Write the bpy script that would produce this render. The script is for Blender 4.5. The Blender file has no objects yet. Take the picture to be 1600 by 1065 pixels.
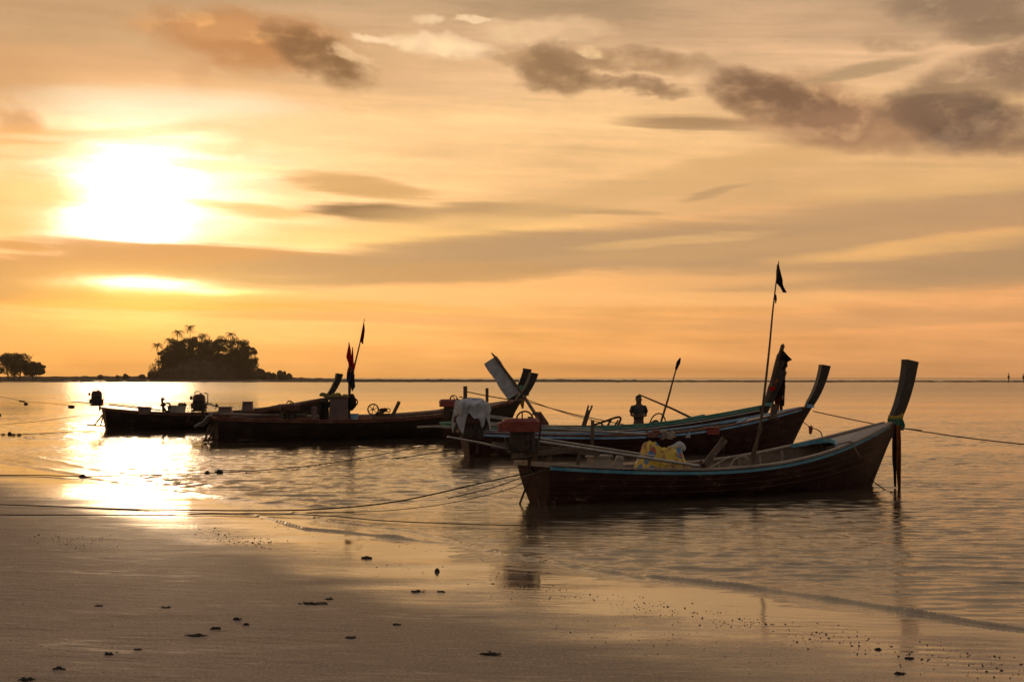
import bpy, bmesh, math, random
import numpy as np
from mathutils import Vector, Matrix
R = math.radians
rnd = random.Random(7)
SC = bpy.context.scene
COL = SC.collection

# ------------------------------------------------------------------ camera
F = 2700.0; CX, CY, HZ = 800.0, 532.5, 589.0
PITCH = math.atan((HZ - CY) / F); CAMH = 2.0
cd = bpy.data.cameras.new('camera'); cam = bpy.data.objects.new('camera', cd); COL.objects.link(cam)
cam.location = (0, 0, CAMH); cam.rotation_euler = (math.pi/2 + PITCH, 0, 0)
cd.sensor_width = 36; cd.lens = F/1600*36; cd.clip_start = 0.1; cd.clip_end = 30000
SC.camera = cam
SC.view_settings.view_transform = 'Standard'; SC.view_settings.look = 'None'
SC.view_settings.exposure = 0.08; SC.view_settings.gamma = 1
SC.view_settings.use_curve_mapping = False
SC.cycles.use_denoising = True
SC.cycles.use_adaptive_sampling = True; SC.cycles.adaptive_threshold = .015; SC.cycles.adaptive_min_samples = 8
SC.cycles.max_bounces = 6; SC.cycles.transparent_max_bounces = 6
SC.cycles.sample_clamp_indirect = 8

def ray(px, py):
    x = (px-CX)/F; u = -(py-CY)/F
    c, s = math.cos(PITCH), math.sin(PITCH)
    return Vector((x, c - s*u, s + c*u))
def W(px, py, y):                      # the point seen at a pixel, y metres away
    d = ray(px, py); return Vector((0, 0, CAMH)) + d*(y/d.y)
def P(px, py, z=0.0):                  # the point seen at a pixel, on a level z
    d = ray(px, py); return Vector((0, 0, CAMH)) + d*((z-CAMH)/d.z)
def srgb(r, g, b, k=1.0):
    f = lambda c: (c/12.92 if c <= .04045 else ((c+.055)/1.055)**2.4)
    return (f(r/255)*k, f(g/255)*k, f(b/255)*k, 1)

# ------------------------------------------------------------------ node expression helper
class X:
    def __init__(s, nt, sock): s.nt, s.k = nt, sock
    def m(s, op, o=None, o2=None, clamp=False):
        n = s.nt.nodes.new('ShaderNodeMath'); n.operation = op; n.use_clamp = clamp
        for i, v in enumerate((s, o, o2)):
            if v is None: continue
            if isinstance(v, X): s.nt.links.new(v.k, n.inputs[i])
            else: n.inputs[i].default_value = v
        return X(s.nt, n.outputs[0])
    def __add__(s, o): return s.m('ADD', o)
    __radd__ = __add__
    def __sub__(s, o): return s.m('SUBTRACT', o)
    def __rsub__(s, o): return (s*-1) + o
    def __mul__(s, o): return s.m('MULTIPLY', o)
    __rmul__ = __mul__
    def __truediv__(s, o): return s.m('DIVIDE', o)
def nd(nt, kind, ins=None, **props):
    n = nt.nodes.new(kind)
    for k, v in props.items(): setattr(n, k, v)
    for k, v in (ins or {}).items():
        if isinstance(v, X): v = v.k
        if isinstance(v, bpy.types.NodeSocket): nt.links.new(v, n.inputs[k])
        else: n.inputs[k].default_value = v
    return n
def mixc(nt, fac, a, b, blend='MIX'):
    n = nt.nodes.new('ShaderNodeMix'); n.data_type = 'RGBA'; n.blend_type = blend
    for i, v in ((0, fac), (6, a), (7, b)):
        if isinstance(v, X): v = v.k
        if isinstance(v, bpy.types.NodeSocket): nt.links.new(v, n.inputs[i])
        else: n.inputs[i].default_value = v
    return n.outputs[2]
def ss(nt, x, a, b, lo=0.0, hi=1.0):
    n = nd(nt, 'ShaderNodeMapRange', {0: x, 1: a, 2: b, 3: lo, 4: hi}, interpolation_type='SMOOTHSTEP')
    return X(nt, n.outputs[0])

# ------------------------------------------------------------------ sky
SUNPX = (205, 335)
sd = ray(*SUNPX).normalized()
SUN_EL = math.asin(sd.z); SUN_AZ = math.atan2(sd.x, sd.y)
world = bpy.data.worlds.new('World'); SC.world = world; world.use_nodes = True
world.cycles.sampling_method = 'MANUAL'; world.cycles.sample_map_resolution = 512
nt = world.node_tree; nt.nodes.clear()
tc = nd(nt, 'ShaderNodeTexCoord')
sp = nd(nt, 'ShaderNodeSeparateXYZ', {0: tc.outputs['Generated']})
dx, dy, dz = (X(nt, sp.outputs[i]) for i in range(3))
K = F                                    # "sky units": 2700 to the radian
U = dx.m('ARCTAN2', dy)*K + CX
V = HZ - dz.m('ARCSINE')*K
def SK(px, py):
    d = ray(px, py).normalized()
    return math.atan2(d.x, d.y)*K+CX, HZ-math.asin(d.z)*K
def vec(u, v, w=0.0):
    return nd(nt, 'ShaderNodeCombineXYZ', {0: u, 1: v, 2: w}).outputs[0]
def noise(v, scale=1.0, detail=5, rough=.55, dist=0.0):
    n = nd(nt, 'ShaderNodeTexNoise', {'Vector': v, 'Scale': scale, 'Detail': detail, 'Roughness': rough, 'Distortion': dist})
    s = nd(nt, 'ShaderNodeSeparateColor', {0: n.outputs['Color']})
    return [X(nt, s.outputs[i]) - .5 for i in range(3)]
A = noise(vec(U/210, V/75, 3.1), 1, 5, .58)            # streaky, slow
B = noise(vec(U/74, V/46, 8.4), 1, 6, .60, .12)         # puffy
C3 = noise(vec((U+V*2.2)/520, (V-U*.05)/34, 1.7), 1, 5, .62, .35)    # long thin streaks
# direction-only dimming away from the sunset
cs = dx*sd.x + dy*sd.y + dz*sd.z
# base gradient over elevation
ramp = nd(nt, 'ShaderNodeValToRGB'); cr = ramp.color_ramp; cr.interpolation = 'EASE'
LOEL, HIEL = -200.0, 4300.0
stops = [(-200, (205,146,98)), (-5, (222,160,112)), (60, (226,162,110)), (150, (228,166,114)), (215, (206,155,112)), (270, (206,158,114)),
         (330, (228,180,128)), (400, (236,190,138)), (470, (230,186,144)), (530, (198,160,126)), (600, (172,142,112)),
         (900, (192,162,128)), (1600, (176,156,134)), (2800, (148,144,144)), (4250, (132,134,144))]
while len(cr.elements) < len(stops): cr.elements.new(.5)
for e, (v, c) in zip(cr.elements, stops):
    e.position = (v-LOEL)/(HIEL-LOEL); e.color = srgb(*c)
wob = (HZ - V + A[0]*70 + C3[0]*55 - LOEL)/(HIEL-LOEL)
nt.links.new(wob.k, ramp.inputs[0])
col = ramp.outputs[0]
dim = ss(nt, cs, -.35, .93, .74, 1.0)
cool = ss(nt, cs, -.6, .6)
col = mixc(nt, X(nt, cool.k)*-1+1, col, (.62, .8, 1.15, 1), 'MULTIPLY')
def scale(col, k):
    return mixc(nt, 1.0, col, nd(nt, 'ShaderNodeCombineColor', {0: k, 1: k, 2: k}).outputs[0], 'MULTIPLY')
col = scale(col, dim)
# warm shift towards the sun side, low down
su, sv = SK(*SUNPX)
def gauss(cu, cv, ru, rv, wu=0.0, wv=0.0):
    a = (U + A[0]*wu - cu)/ru; b = (V + A[1]*wv - cv)/rv
    return ((a*a + b*b)*-1).m('EXPONENT')
def add(col, g, c):
    return mixc(nt, g, col, (*c[:3], 1), 'ADD')
front = ss(nt, cs, .5, .9)
col = mixc(nt, gauss(su, HZ-60, 900, 190)*front*.92, col, srgb(255,166,66))
col = mixc(nt, gauss(su+150, sv+10, 620, 210, 120, 60)*front*.72, col, srgb(255,212,150))
col = add(col, gauss(su+60, sv-50, 430, 170, 200, 140)*front, (.34,.195,.12))
col = add(col, gauss(su+8, sv-36, 140, 102, 170, 130)*front, (1.75,1.30,1.20))
col = add(col, gauss(su+3, sv-5, 52, 46, 60, 50)*front, (7.0,5.3,3.9))
# thin streaky modulation everywhere
mod = (C3[1]*.85 + A[2]*.45) + .95
col = scale(col, mod)
# clouds: (px, py, rx, ry, tilt, rgb, opacity, softness, kind)
vA = vec(U + A[0]*150, V + A[1]*44)
vB = vec(U + B[0]*80 + A[0]*50, V + B[1]*50 + A[1]*20)
vS = vec(U + C3[0]*160 + A[0]*40, V + C3[2]*26 + A[1]*10)
torn = ss(nt, B[2] + C3[1]*.35, -.22, .02, .62, 1.0)
lit = ss(nt, B[1]*-1 + A[0]*.5 + C3[2]*.3, .0, .20)
def cloud(col, px, py, rx, ry, tilt, rgb, op=.8, soft=.45, kind='A', k=1.0):
    u, v = SK(px, py)
    vv = {'A': vA, 'B': vB, 'S': vS}[kind]
    c, s = math.cos(R(tilt)), math.sin(R(tilt))
    def ax(x, y):
        n = nd(nt, 'ShaderNodeVectorMath', {0: vv, 1: (x, y, 0)}, operation='DOT_PRODUCT')
        return X(nt, n.outputs['Value']) - (u*x + v*y)
    a = ax(c/rx, s/rx); b = ax(-s/ry, c/ry)
    q = a.m('MULTIPLY_ADD', a, b*b)
    if kind == 'S': q = C3[1].m('MULTIPLY_ADD', 2.4, q)
    m = ss(nt, q, (1+soft)**2, (1-soft)**2, 0, op)
    if kind == 'B':
        m = m*torn
        dk = srgb(*rgb, .76 if rgb[0] < 232 else .92); dk = (dk[0]*1.05, dk[1]*.97, dk[2]*1.03, 1)
        return mixc(nt, m, col, mixc(nt, lit, dk, srgb(*rgb, 1.28 if rgb[0] < 232 else 1.05)))
    return mixc(nt, m, col, srgb(*rgb, k))
CLOUDS = [
 # upper left grey veil and its puffs
 (150, 60, 420, 62, 4, (178,138,98), .62, .8, 'A'),
 (60, 120, 260, 40, 0, (214,158,110), .55, .7, 'A'),
 (385, 62, 130, 38, 6, (198,136,78), .9, .5, 'B'),
 (345, 45, 60, 16, 0, (226,168,108), .6, .6, 'B'),
 (500, 90, 76, 26, 24, (132,94,58), .95, .5, 'B'),
 (415, 45, 16, 12, 0, (150,110,70), .6, .6, 'B'),
 (310, 125, 24, 18, 70, (214,160,110), .5, .8, 'B'),
 (290, 140, 190, 14, 2, (240,190,138), .5, .8, 'S'),
 (230, 165, 170, 22, 0, (255,244,214), .6, .8, 'S'),
 (20, 195, 30, 22, 20, (206,146,90), .7, .6, 'B'),
 (10, 222, 90, 22, -4, (238,178,112), .75, .6, 'A'),
 (180, 205, 130, 8, -5, (248,200,140), .55, .6, 'S'),
 (25, 320, 60, 52, 0, (248,182,100), .7, .6, 'A'),
 (350, 232, 40, 8, 5, (255,222,160), .6, .6, 'B'),
 (355, 262, 80, 8, 4, (255,226,160), .6, .7, 'S'),
 (95, 300, 60, 14, 0, (255,214,140), .6, .8, 'S'),
 (345, 318, 62, 6, 2, (255,216,140), .6, .7, 'S'),
 (90, 235, 80, 8, -3, (255,226,170), .5, .8, 'S'),
 (210, 218, 110, 5, 0, (255,238,196), .5, .8, 'S'),
 # mid left streaks
 (480, 205, 130, 22, 2, (248,206,152), .5, .7, 'S'),
 (420, 330, 90, 9, 3, (226,166,96), .7, .6, 'S'),
 (560, 292, 95, 13, 8, (196,150,96), .85, .6, 'S'),
 (582, 332, 100, 12, 3, (116,88,66), .97, .45, 'S'),
 (800, 330, 96, 12, 0, (112,88,68), .95, .5, 'S'),
 (880, 331, 110, 5, 1, (134,106,80), .8, .6, 'S'),
 (620, 365, 200, 16, -3, (255,206,120), .5, .8, 'S'),
 # the long dark band
 (110, 424, 430, 34, -3, (198,142,90), .97, .28, 'S'),
 (330, 405, 300, 20, 3, (200,144,92), .95, .35, 'S'),
 (760, 402, 420, 30, -4, (180,140,102), .92, .42, 'S'),
 (1040, 388, 380, 28, -2, (172,138,106), .85, .5, 'S'),
 (1380, 340, 420, 28, -5, (178,142,106), .75, .6, 'S'),
 (1420, 418, 420, 30, -2, (180,143,106), .8, .5, 'S'),
 (700, 428, 140, 16, -2, (186,142,98), .8, .5, 'S'),
 (20, 383, 46, 7, 4, (206,146,86), .8, .5, 'S'),
 (120, 470, 300, 10, 2, (242,164,72), .7, .7, 'S'),
 (420, 470, 260, 9, 3, (240,164,84), .7, .7, 'S'),
 (1180, 385, 260, 12, -4, (196,152,108), .6, .7, 'S'),
 # lower right
 (1000, 465, 330, 9, 0, (246,186,122), .6, .8, 'S'),
 (1460, 385, 170, 11, -5, (238,182,116), .85, .6, 'S'),
 (1050, 375, 110, 7, -4, (222,176,120), .6, .7, 'S'),
 (1430, 292, 150, 14, -3, (228,182,122), .6, .8, 'S'),
 (1150, 260, 330, 16, -12, (208,164,112), .7, .8, 'S'),
 (980, 310, 330, 22, -5, (212,168,118), .6, .8, 'S'),
 (1110, 302, 46, 5, -14, (172,136,100), .6, .6, 'S'),
 (700, 500, 240, 8, 1, (222,160,104), .6, .8, 'S'),
 (820, 450, 340, 9, -2, (250,184,118), .6, .8, 'S'),
 (430, 500, 90, 6, 0, (226,160,90), .5, .8, 'S'),
 (1450, 495, 260, 12, -2, (198,146,102), .6, .8, 'S'),
 (300, 540, 300, 14, 2, (228,160,94), .5, .9, 'S'),
 # upper middle pale wisps and puffs
 (690, 72, 76, 14, 6, (250,222,176), .8, .5, 'B'),
 (580, 60, 28, 6, 8, (250,222,176), .8, .5, 'B'),
 (668, 32, 22, 8, 0, (246,220,172), .7, .5, 'B'),
 (748, 36, 30, 4, 0, (250,222,176), .8, .5, 'B'),
 (850, 50, 80, 15, 0, (248,214,164), .6, .6, 'B'),
 (550, 88, 26, 8, 20, (246,212,160), .6, .6, 'B'),
 (862, 108, 46, 32, 10, (146,114,80), .95, .5, 'B'),
 (985, 95, 100, 15, 3, (164,130,92), .8, .5, 'B'),
 (990, 132, 82, 12, 5, (146,114,82), .85, .5, 'B'),
 (800, 92, 40, 14, 10, (176,140,98), .6, .6, 'B'),
 (930, 82, 18, 8, 0, (238,204,152), .7, .6, 'B'),
 # right clouds
 (1090, 196, 112, 11, 2, (150,116,84), .85, .5, 'S'),
 (1270, 170, 110, 40, 14, (176,132,96), .8, .6, 'B'),
 (1215, 160, 100, 30, 22, (128,96,70), .93, .5, 'B'),
 (1290, 184, 60, 20, 16, (132,98,74), .7, .6, 'B'),
 (1380, 208, 150, 26, 4, (172,132,98), .8, .6, 'B'),
 (1490, 182, 82, 42, 10, (104,82,68), .95, .5, 'B'),
 (1440, 178, 60, 22, 0, (140,108,82), .7, .6, 'B'),
 (1600, 205, 90, 30, 0, (138,108,84), .85, .5, 'B'),
 (1340, 110, 80, 9, -10, (168,138,104), .8, .6, 'S'),
 (1395, 68, 40, 8, 2, (176,146,112), .7, .7, 'B'),
 (1500, 12, 95, 24, 2, (150,126,98), .85, .5, 'B'),
 (1560, 45, 70, 15, -4, (144,120,92), .8, .5, 'B'),
 (1570, 112, 90, 32, -10, (150,120,92), .85, .55, 'B'),
 (1520, 133, 90, 6, -6, (160,128,96), .7, .6, 'S'),
 # clouds going on outside the picture
 (-250, 90, 260, 50, 4, (190,140,95), .7, .6, 'A'),
 (-300, 430, 320, 30, 2, (190,136,90), .9, .4, 'S'),
 (1900, 380, 420, 34, -3, (170,136,104), .8, .5, 'S'),
 (1950, 130, 260, 60, 6, (140,114,92), .8, .6, 'B'),
 (700, -160, 600, 60, 3, (160,134,106), .6, .8, 'A'),
 (1300, -260, 420, 70, -6, (140,120,102), .7, .6, 'B'),
 (100, -300, 500, 80, 5, (146,122,100), .7, .6, 'B'),
]
for c in CLOUDS: col = cloud(col, *c)
col = mixc(nt, 1.0, col, (1.0, .965, .895, 1), 'MULTIPLY')
# bright slit under the band, and its yellow fringe
u0, v0 = SK(225, 446)
col = add(col, gauss(u0, v0, 190, 26, 60, 14)*front, (.28,.20,.03))
col = add(col, gauss(u0, v0-2, 80, 9, 170, 34)*front, (2.6,1.9,1.25))
col = add(col, gauss(u0+95, v0+9, 60, 4, 120, 20)*front, (.8,.55,.2))
col = add(col, gauss(*SK(215, 495), 150, 40, 60, 20)*front, (.08,.10,.0))
skyn = nd(nt, 'ShaderNodeTexSky', sky_type='NISHITA', sun_disc=False, sun_elevation=SUN_EL, sun_rotation=SUN_AZ)
col = mixc(nt, .004, col, skyn.outputs[0], 'ADD')
bg = nd(nt, 'ShaderNodeBackground', {'Color': col, 'Strength': 1.0})
wo = nd(nt, 'ShaderNodeOutputWorld', {0: bg.outputs[0]})

sl = bpy.data.lights.new('sun', 'SUN'); sun = bpy.data.objects.new('sun', sl); COL.objects.link(sun)
sl.energy = .05; sl.angle = R(4); sl.color = (1.0, .66, .36)
sun.rotation_euler = (-sd).to_track_quat('-Z', 'Y').to_euler()
sun.location = (0, 0, 30)

# ------------------------------------------------------------------ object helpers
def tag(o, label=None, cat=None, group=None, kind=None):
    if label: o['label'] = label
    if cat: o['category'] = cat
    if group: o['group'] = group
    if kind: o['kind'] = kind
    return o
def empty(name, loc=(0,0,0), rot=(0,0,0)):
    o = bpy.data.objects.new(name, None); o.location = loc; o.rotation_euler = rot
    o.empty_display_size = .2; COL.objects.link(o); return o
def mesh_np(name, verts, faces, mat=None, parent=None, smooth=False):
    me = bpy.data.meshes.new(name); me.from_pydata([tuple(v) for v in verts], [], [tuple(f) for f in faces]); me.update()
    if smooth: me.polygons.foreach_set('use_smooth', [True]*len(me.polygons))
    if mat: me.materials.append(mat)
    o = bpy.data.objects.new(name, me); COL.objects.link(o)
    if parent is not None: o.parent = parent
    return o
def grid_mesh(name, Xg, Yg, Zg, mat, smooth=True):
    r, c = Xg.shape; me = bpy.data.meshes.new(name)
    me.vertices.add(r*c); me.vertices.foreach_set('co', np.stack([Xg, Yg, Zg], -1).astype(np.float32).ravel())
    i = np.arange(r*c).reshape(r, c)
    q = np.stack([i[:-1,:-1], i[:-1,1:], i[1:,1:], i[1:,:-1]], -1).reshape(-1, 4)
    me.loops.add(q.size); me.loops.foreach_set('vertex_index', q.ravel().astype(np.int32))
    me.polygons.add(len(q)); me.polygons.foreach_set('loop_start', (np.arange(len(q))*4).astype(np.int32))
    me.polygons.foreach_set('loop_total', np.full(len(q), 4, np.int32))
    me.polygons.foreach_set('use_smooth', np.full(len(q), smooth, bool))
    me.update(calc_edges=True); me.validate(); me.materials.append(mat)
    o = bpy.data.objects.new(name, me); COL.objects.link(o); return o

# ------------------------------------------------------------------ materials
def material(name):
    m = bpy.data.materials.new(name); m.use_nodes = True; t = m.node_tree; t.nodes.clear()
    b = nd(t, 'ShaderNodeBsdfPrincipled'); nd(t, 'ShaderNodeOutputMaterial', {0: b.outputs[0]})
    return m, t, b
def lnk(t, v, s):
    if isinstance(v, X): v = v.k
    if isinstance(v, bpy.types.NodeSocket): t.links.new(v, s)
    else: s.default_value = v
def paint(name, c1, c2, rough=.6, sc=6.0, stretch=(1,1,1), wear=.5, bump=.3, metal=0.0, spec=.3, chips=None):
    """a coloured surface, blotched and worn between two colours, with fine relief"""
    m, t, b = material(name)
    tc = nd(t, 'ShaderNodeTexCoord'); mp = nd(t, 'ShaderNodeMapping', {0: tc.outputs['Object'], 'Scale': stretch})
    n1 = nd(t, 'ShaderNodeTexNoise', {0: mp.outputs[0], 'Scale': sc, 'Detail': 6, 'Roughness': .65})
    n2 = nd(t, 'ShaderNodeTexNoise', {0: mp.outputs[0], 'Scale': sc*9, 'Detail': 4, 'Roughness': .7})
    f = ss(t, X(t, n1.outputs[0])*.7 + X(t, n2.outputs[0])*.3, .5-wear*.25, .5+wear*.25)
    col = mixc(t, f, (*c1, 1), (*c2, 1))
    if chips:
        g = ss(t, X(t, n1.outputs[0])*.45 + X(t, n2.outputs[0])*.55, .57, .62)
        col = mixc(t, g, col, (*chips, 1))
    lnk(t, col, b.inputs['Base Color'])
    b.inputs['Roughness'].default_value = rough; b.inputs['Metallic'].default_value = metal
    b.inputs['Specular IOR Level'].default_value = spec
    bp = nd(t, 'ShaderNodeBump', {'Height': n2.outputs[0], 'Strength': bump, 'Distance': .006})
    lnk(t, bp.outputs[0], b.inputs['Normal'])
    return m
def cloth_mat(name, c1, c2, sc=3.0, trans=.0):
    m = paint(name, c1, c2, rough=.85, sc=sc, bump=.4, spec=.15)
    if trans:
        t = m.node_tree; b = [n for n in t.nodes if n.type == 'BSDF_PRINCIPLED'][0]
        o = [n for n in t.nodes if n.type == 'OUTPUT_MATERIAL'][0]
        tr = nd(t, 'ShaderNodeBsdfTranslucent', {0: (*c2, 1)})
        mx = nd(t, 'ShaderNodeMixShader', {0: trans, 1: b.outputs[0], 2: tr.outputs[0]}); lnk(t, mx.outputs[0], o.inputs[0])
    return m

# ------------------------------------------------------------------ water
SH = [P(*q) for q in ((-250,690),(0,715),(100,742),(250,772),(450,797),(520,838),(650,852),(800,887),(1060,925),(1300,952),(1600,990),(2100,1050))]
SHX = np.array([p.x for p in SH]); SHY = np.array([p.y for p in SH])
def shore_y(x): return np.interp(x, SHX, SHY)
rs = np.random.RandomState(3)
def waves(x, y, n, l0, l1, dir0, spread, slope, seed):
    r = np.random.RandomState(seed); z = np.zeros_like(x)
    for i in range(n):
        lam = l0*(l1/l0)**r.rand(); th = dir0 + spread*(r.randn()*.6); k = 2*np.pi/lam
        a = slope*lam/(2*np.pi)/math.sqrt(n)*1.4
        z += a*np.sin(k*(x*np.cos(th)+y*np.sin(th)) + r.rand()*7)
    return z
def smooth_noise(x, y, s, seed, n=14):
    r = np.random.RandomState(seed); z = np.zeros_like(x)
    for i in range(n):
        th = r.rand()*6.283; k = (.5+1.2*r.rand())/s*6.283
        z += np.sin(k*(x*np.cos(th)+y*np.sin(th))+r.rand()*6.283)
    return z/math.sqrt(n)
th = np.radians(np.linspace(-24, 24, 470)); rr = np.exp(np.linspace(math.log(9.5), math.log(110), 900))
T, RR = np.meshgrid(th, rr); Xw = RR*np.sin(T); Yw = RR*np.cos(T)
# mostly towards the shore, long low crests
Zw = waves(Xw, Yw, 44, .17, .48, R(86), R(32), .120, 11) + waves(Xw, Yw, 18, .45, 1.3, R(80), R(18), .036, 12)
patch = .55 + .45*np.clip(smooth_noise(Xw*.5, Yw, 7, 5)*.8 + .3, -.8, 1)
dist = Yw - shore_y(Xw)                                   # out from the shoreline
calm = np.clip(dist/2.2, 0.2, 1)
edge = np.clip((110-RR)/35, 0, 1)*np.clip((RR-9.5)/.5, 0, 1)*np.clip((R(24)-abs(T))/.03, 0, 1)
gr = np.where(RR > 45, .75, 1)
Zw = Zw*patch*calm*edge*gr
# the low wavelet running in along the sand at the right, and the swash edges at the left
def ridge(pts, w, h, seed):
    global Zw
    q = [P(*p) for p in pts]
    xs = np.array([p.x for p in q]); ys = np.array([p.y for p in q])
    yy = np.interp(Xw, xs, ys) + .05*smooth_noise(Xw, Xw*0, 1.3, seed) + .006*smooth_noise(Xw, Xw*0, .5, seed+1)
    fade = np.clip((Xw-xs[0])/.8, 0, 1)*np.clip((xs[-1]-Xw)/.8, 0, 1)
    d = (Yw-yy)
    f = np.where(d < 0, np.exp(-(d/(w*.8))**2), np.exp(-(d/w)**2))
    Zw = Zw + h*f*fade*(.9+.18*smooth_noise(Xw, Xw*0, .8, seed+2))
ridge([(920,890),(1000,899),(1060,905),(1150,914),(1300,936),(1400,952),(1500,968),(1600,983),(1800,1012)], .07, .034, 30)
ridge([(-150,700),(0,722),(90,736),(200,757),(330,775),(450,787),(560,795)], .30, .034, 40)
ridge([(380,800),(475,826),(600,838),(720,850)], .11, .036, 50)
ridge([(420,790),(520,815),(640,828),(800,868),(960,895),(1100,918)], .09, .020, 80)
ridge([(-100,694),(20,708),(160,735),(320,757),(480,772)], .35, .026, 60)
def water_material():
    m, t, b = material('sea_water')
    geo = nd(t, 'ShaderNodeNewGeometry'); s = nd(t, 'ShaderNodeSeparateXYZ', {0: geo.outputs['Position']})
    x, y = X(t, s.outputs[0]), X(t, s.outputs[1])
    d = (x*x + y*y).m('SQRT')
    v1 = nd(t, 'ShaderNodeCombineXYZ', {0: x*.42, 1: y})
    n1 = nd(t, 'ShaderNodeTexNoise', {0: v1.outputs[0], 'Scale': 13, 'Detail': 4, 'Roughness': .6, 'Distortion': .3})
    n2 = nd(t, 'ShaderNodeTexNoise', {0: v1.outputs[0], 'Scale': 1.3, 'Detail': 3, 'Roughness': .55})
    v3 = nd(t, 'ShaderNodeCombineXYZ', {0: x*.09, 1: y*.35})
    n3 = nd(t, 'ShaderNodeTexNoise', {0: v3.outputs[0], 'Scale': .12, 'Detail': 3, 'Roughness': .5})
    gust = ss(t, X(t, n3.outputs[0]), .38, .62, .35, 1.25)
    far = ss(t, d, 40, 110)
    near = ss(t, d, 13, 17, .35, 1)
    h = X(t, n1.outputs[0])*.007*near*gust + X(t, n2.outputs[0])*far*gust*.07
    bp = nd(t, 'ShaderNodeBump', {'Height': h, 'Strength': 1.0, 'Distance': 1.0})
    lnk(t, bp.outputs[0], b.inputs['Normal'])
    lnk(t, mixc(t, ss(t, d, 14, 26), (.17, .115, .070, 1), (.06, .042, .028, 1)), b.inputs['Base Color'])
    b.inputs['IOR'].default_value = 1.40
    lnk(t, ss(t, d, 20, 300, .012, .16), b.inputs['Roughness'])
    return m
M_water = water_material()
sea = grid_mesh('sea', Xw, Yw, Zw, M_water); tag(sea, kind='structure')
# the sea beyond, joined edge to edge
fr = np.array([110, 160, 260, 500, 1000, 3000, 7000.]); T2, R2 = np.meshgrid(th, fr)
o = grid_mesh('far_sea', R2*np.sin(T2), R2*np.cos(T2), T2*0, M_water, False); tag(o, kind='structure')
for sg in (-1, 1):
    aa = np.radians(np.array([24, 30, 45, 70, 100, 140, 180.]))*sg; ra = np.array([9.5, 110, 500, 3000, 7000.])
    if sg < 0: aa = aa[::-1]
    T3, R3 = np.meshgrid(aa, ra)
    o = grid_mesh('outer_sea', R3*np.sin(T3), R3*np.cos(T3), T3*0 , M_water, False); tag(o, kind='structure')

# ------------------------------------------------------------------ beach
def sand_h(x, y):
    s = (sum(shore_y(x+k_) for k_ in (-2.4,-1.6,-.8,0,.8,1.6,2.4))/7 - y)*.62
    h = np.where(s > 0, .011*np.minimum(s, 3) + .02*np.maximum(s-3, 0), .012*s)
    h = np.minimum(h, .9)
    k = np.clip(s/3, .12, 1)
    h = h + k*(.002*smooth_noise(x*.35, y, .8, 21) + .0012*smooth_noise(x*.45, y, .28, 22)) + .0025*smooth_noise(x*.5, y, 1.6, 23)
    return np.maximum(h, -1.5)
xs = np.concatenate([np.linspace(-300, -16, 30), np.linspace(-15, 9, 560), np.linspace(10, 200, 30)])
ys = np.concatenate([np.linspace(-250, 5, 30), np.linspace(6, 9.8, 20), np.linspace(10, 30, 560), np.linspace(30.2, 60, 60)])
Xs, Ys = np.meshgrid(xs, ys); Zs = sand_h(Xs, Ys)
def sand_material():
    m, t, b = material('wet_sand')
    geo = nd(t, 'ShaderNodeNewGeometry'); pos = geo.outputs['Position']; s = nd(t, 'ShaderNodeSeparateXYZ', {0: pos})
    x, y, z = (X(t, s.outputs[i]) for i in range(3))
    v = nd(t, 'ShaderNodeCombineXYZ', {0: x*.30, 1: y}).outputs[0]
    a = nd(t, 'ShaderNodeTexNoise', {0: v, 'Scale': 1.1, 'Detail': 6, 'Roughness': .62, 'Distortion': .4})
    bn = nd(t, 'ShaderNodeTexNoise', {0: v, 'Scale': 9, 'Detail': 5, 'Roughness': .65})
    vg = nd(t, 'ShaderNodeCombineXYZ', {0: x, 1: y*.35}).outputs[0]
    g = nd(t, 'ShaderNodeTexNoise', {0: vg, 'Scale': 42, 'Detail': 2, 'Roughness': .7})
    A_, B_, G_ = (X(t, q.outputs[0]) - .5 for q in (a, bn, g))
    wet = ss(t, z + A_*.028 + B_*.012, .046, .012)          # 1 where the film of water still lies
    damp = ss(t, z + A_*.10 + B_*.02, .12, .03)
    streak = ss(t, A_*.6 + B_*.5, .02, .16)
    c = mixc(t, damp, (.31, .215, .158, 1), (.21, .142, .100, 1))
    c = mixc(t, ss(t, A_*.55+B_*.9, -.02, -.18, 0, .6), c, (.12, .088, .066, 1))
    c = mixc(t, ss(t, G_, .02, .2, 0, .55), c, (.50, .38, .28, 1))
    c = mixc(t, ss(t, G_, -.06, -.2, 0, .55), c, (.10, .07, .05, 1))
    c = mixc(t, ss(t, A_*.5+B_*1.1, .10, .22, 0, .5), c, (.46, .34, .25, 1))
    lnk(t, c, b.inputs['Base Color'])
    r = (damp*-.18 + .62) - streak*.16
    r = r.m('MULTIPLY', wet*-1+1) + wet*.055
    lnk(t, r, b.inputs['Roughness'])
    lnk(t, wet*.50 + damp*.13 + .20, b.inputs['Specular IOR Level'])
    b.inputs['IOR'].default_value = 1.36
    dry = (wet*-1+1)
    hh = B_*.020*(dry*.95+.05) + G_*.004*(dry*.97+.03) + A_*.02*(dry*.97+.03)
    bp = nd(t, 'ShaderNodeBump', {'Height': hh, 'Strength': .9, 'Distance': 1.0})
    lnk(t, bp.outputs[0], b.inputs['Normal'])
    return m
beach = grid_mesh('beach', Xs, Ys, Zs, sand_material()); tag(beach, kind='structure')

# ------------------------------------------------------------------ far land
M_far = paint('dark_shore_rock', (.05,.035,.022), (.09,.062,.04), rough=.9, sc=.3, bump=.1)
M_leaf = paint('island_leaves', (.045,.040,.018), (.085,.070,.030), rough=.7, sc=.6, bump=.0, spec=.2)
M_bark = paint('tree_bark', (.09,.06,.04), (.14,.10,.07), rough=.9, sc=1, bump=.2)
def px_x(px, d): return (px-CX)/F*d
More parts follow.
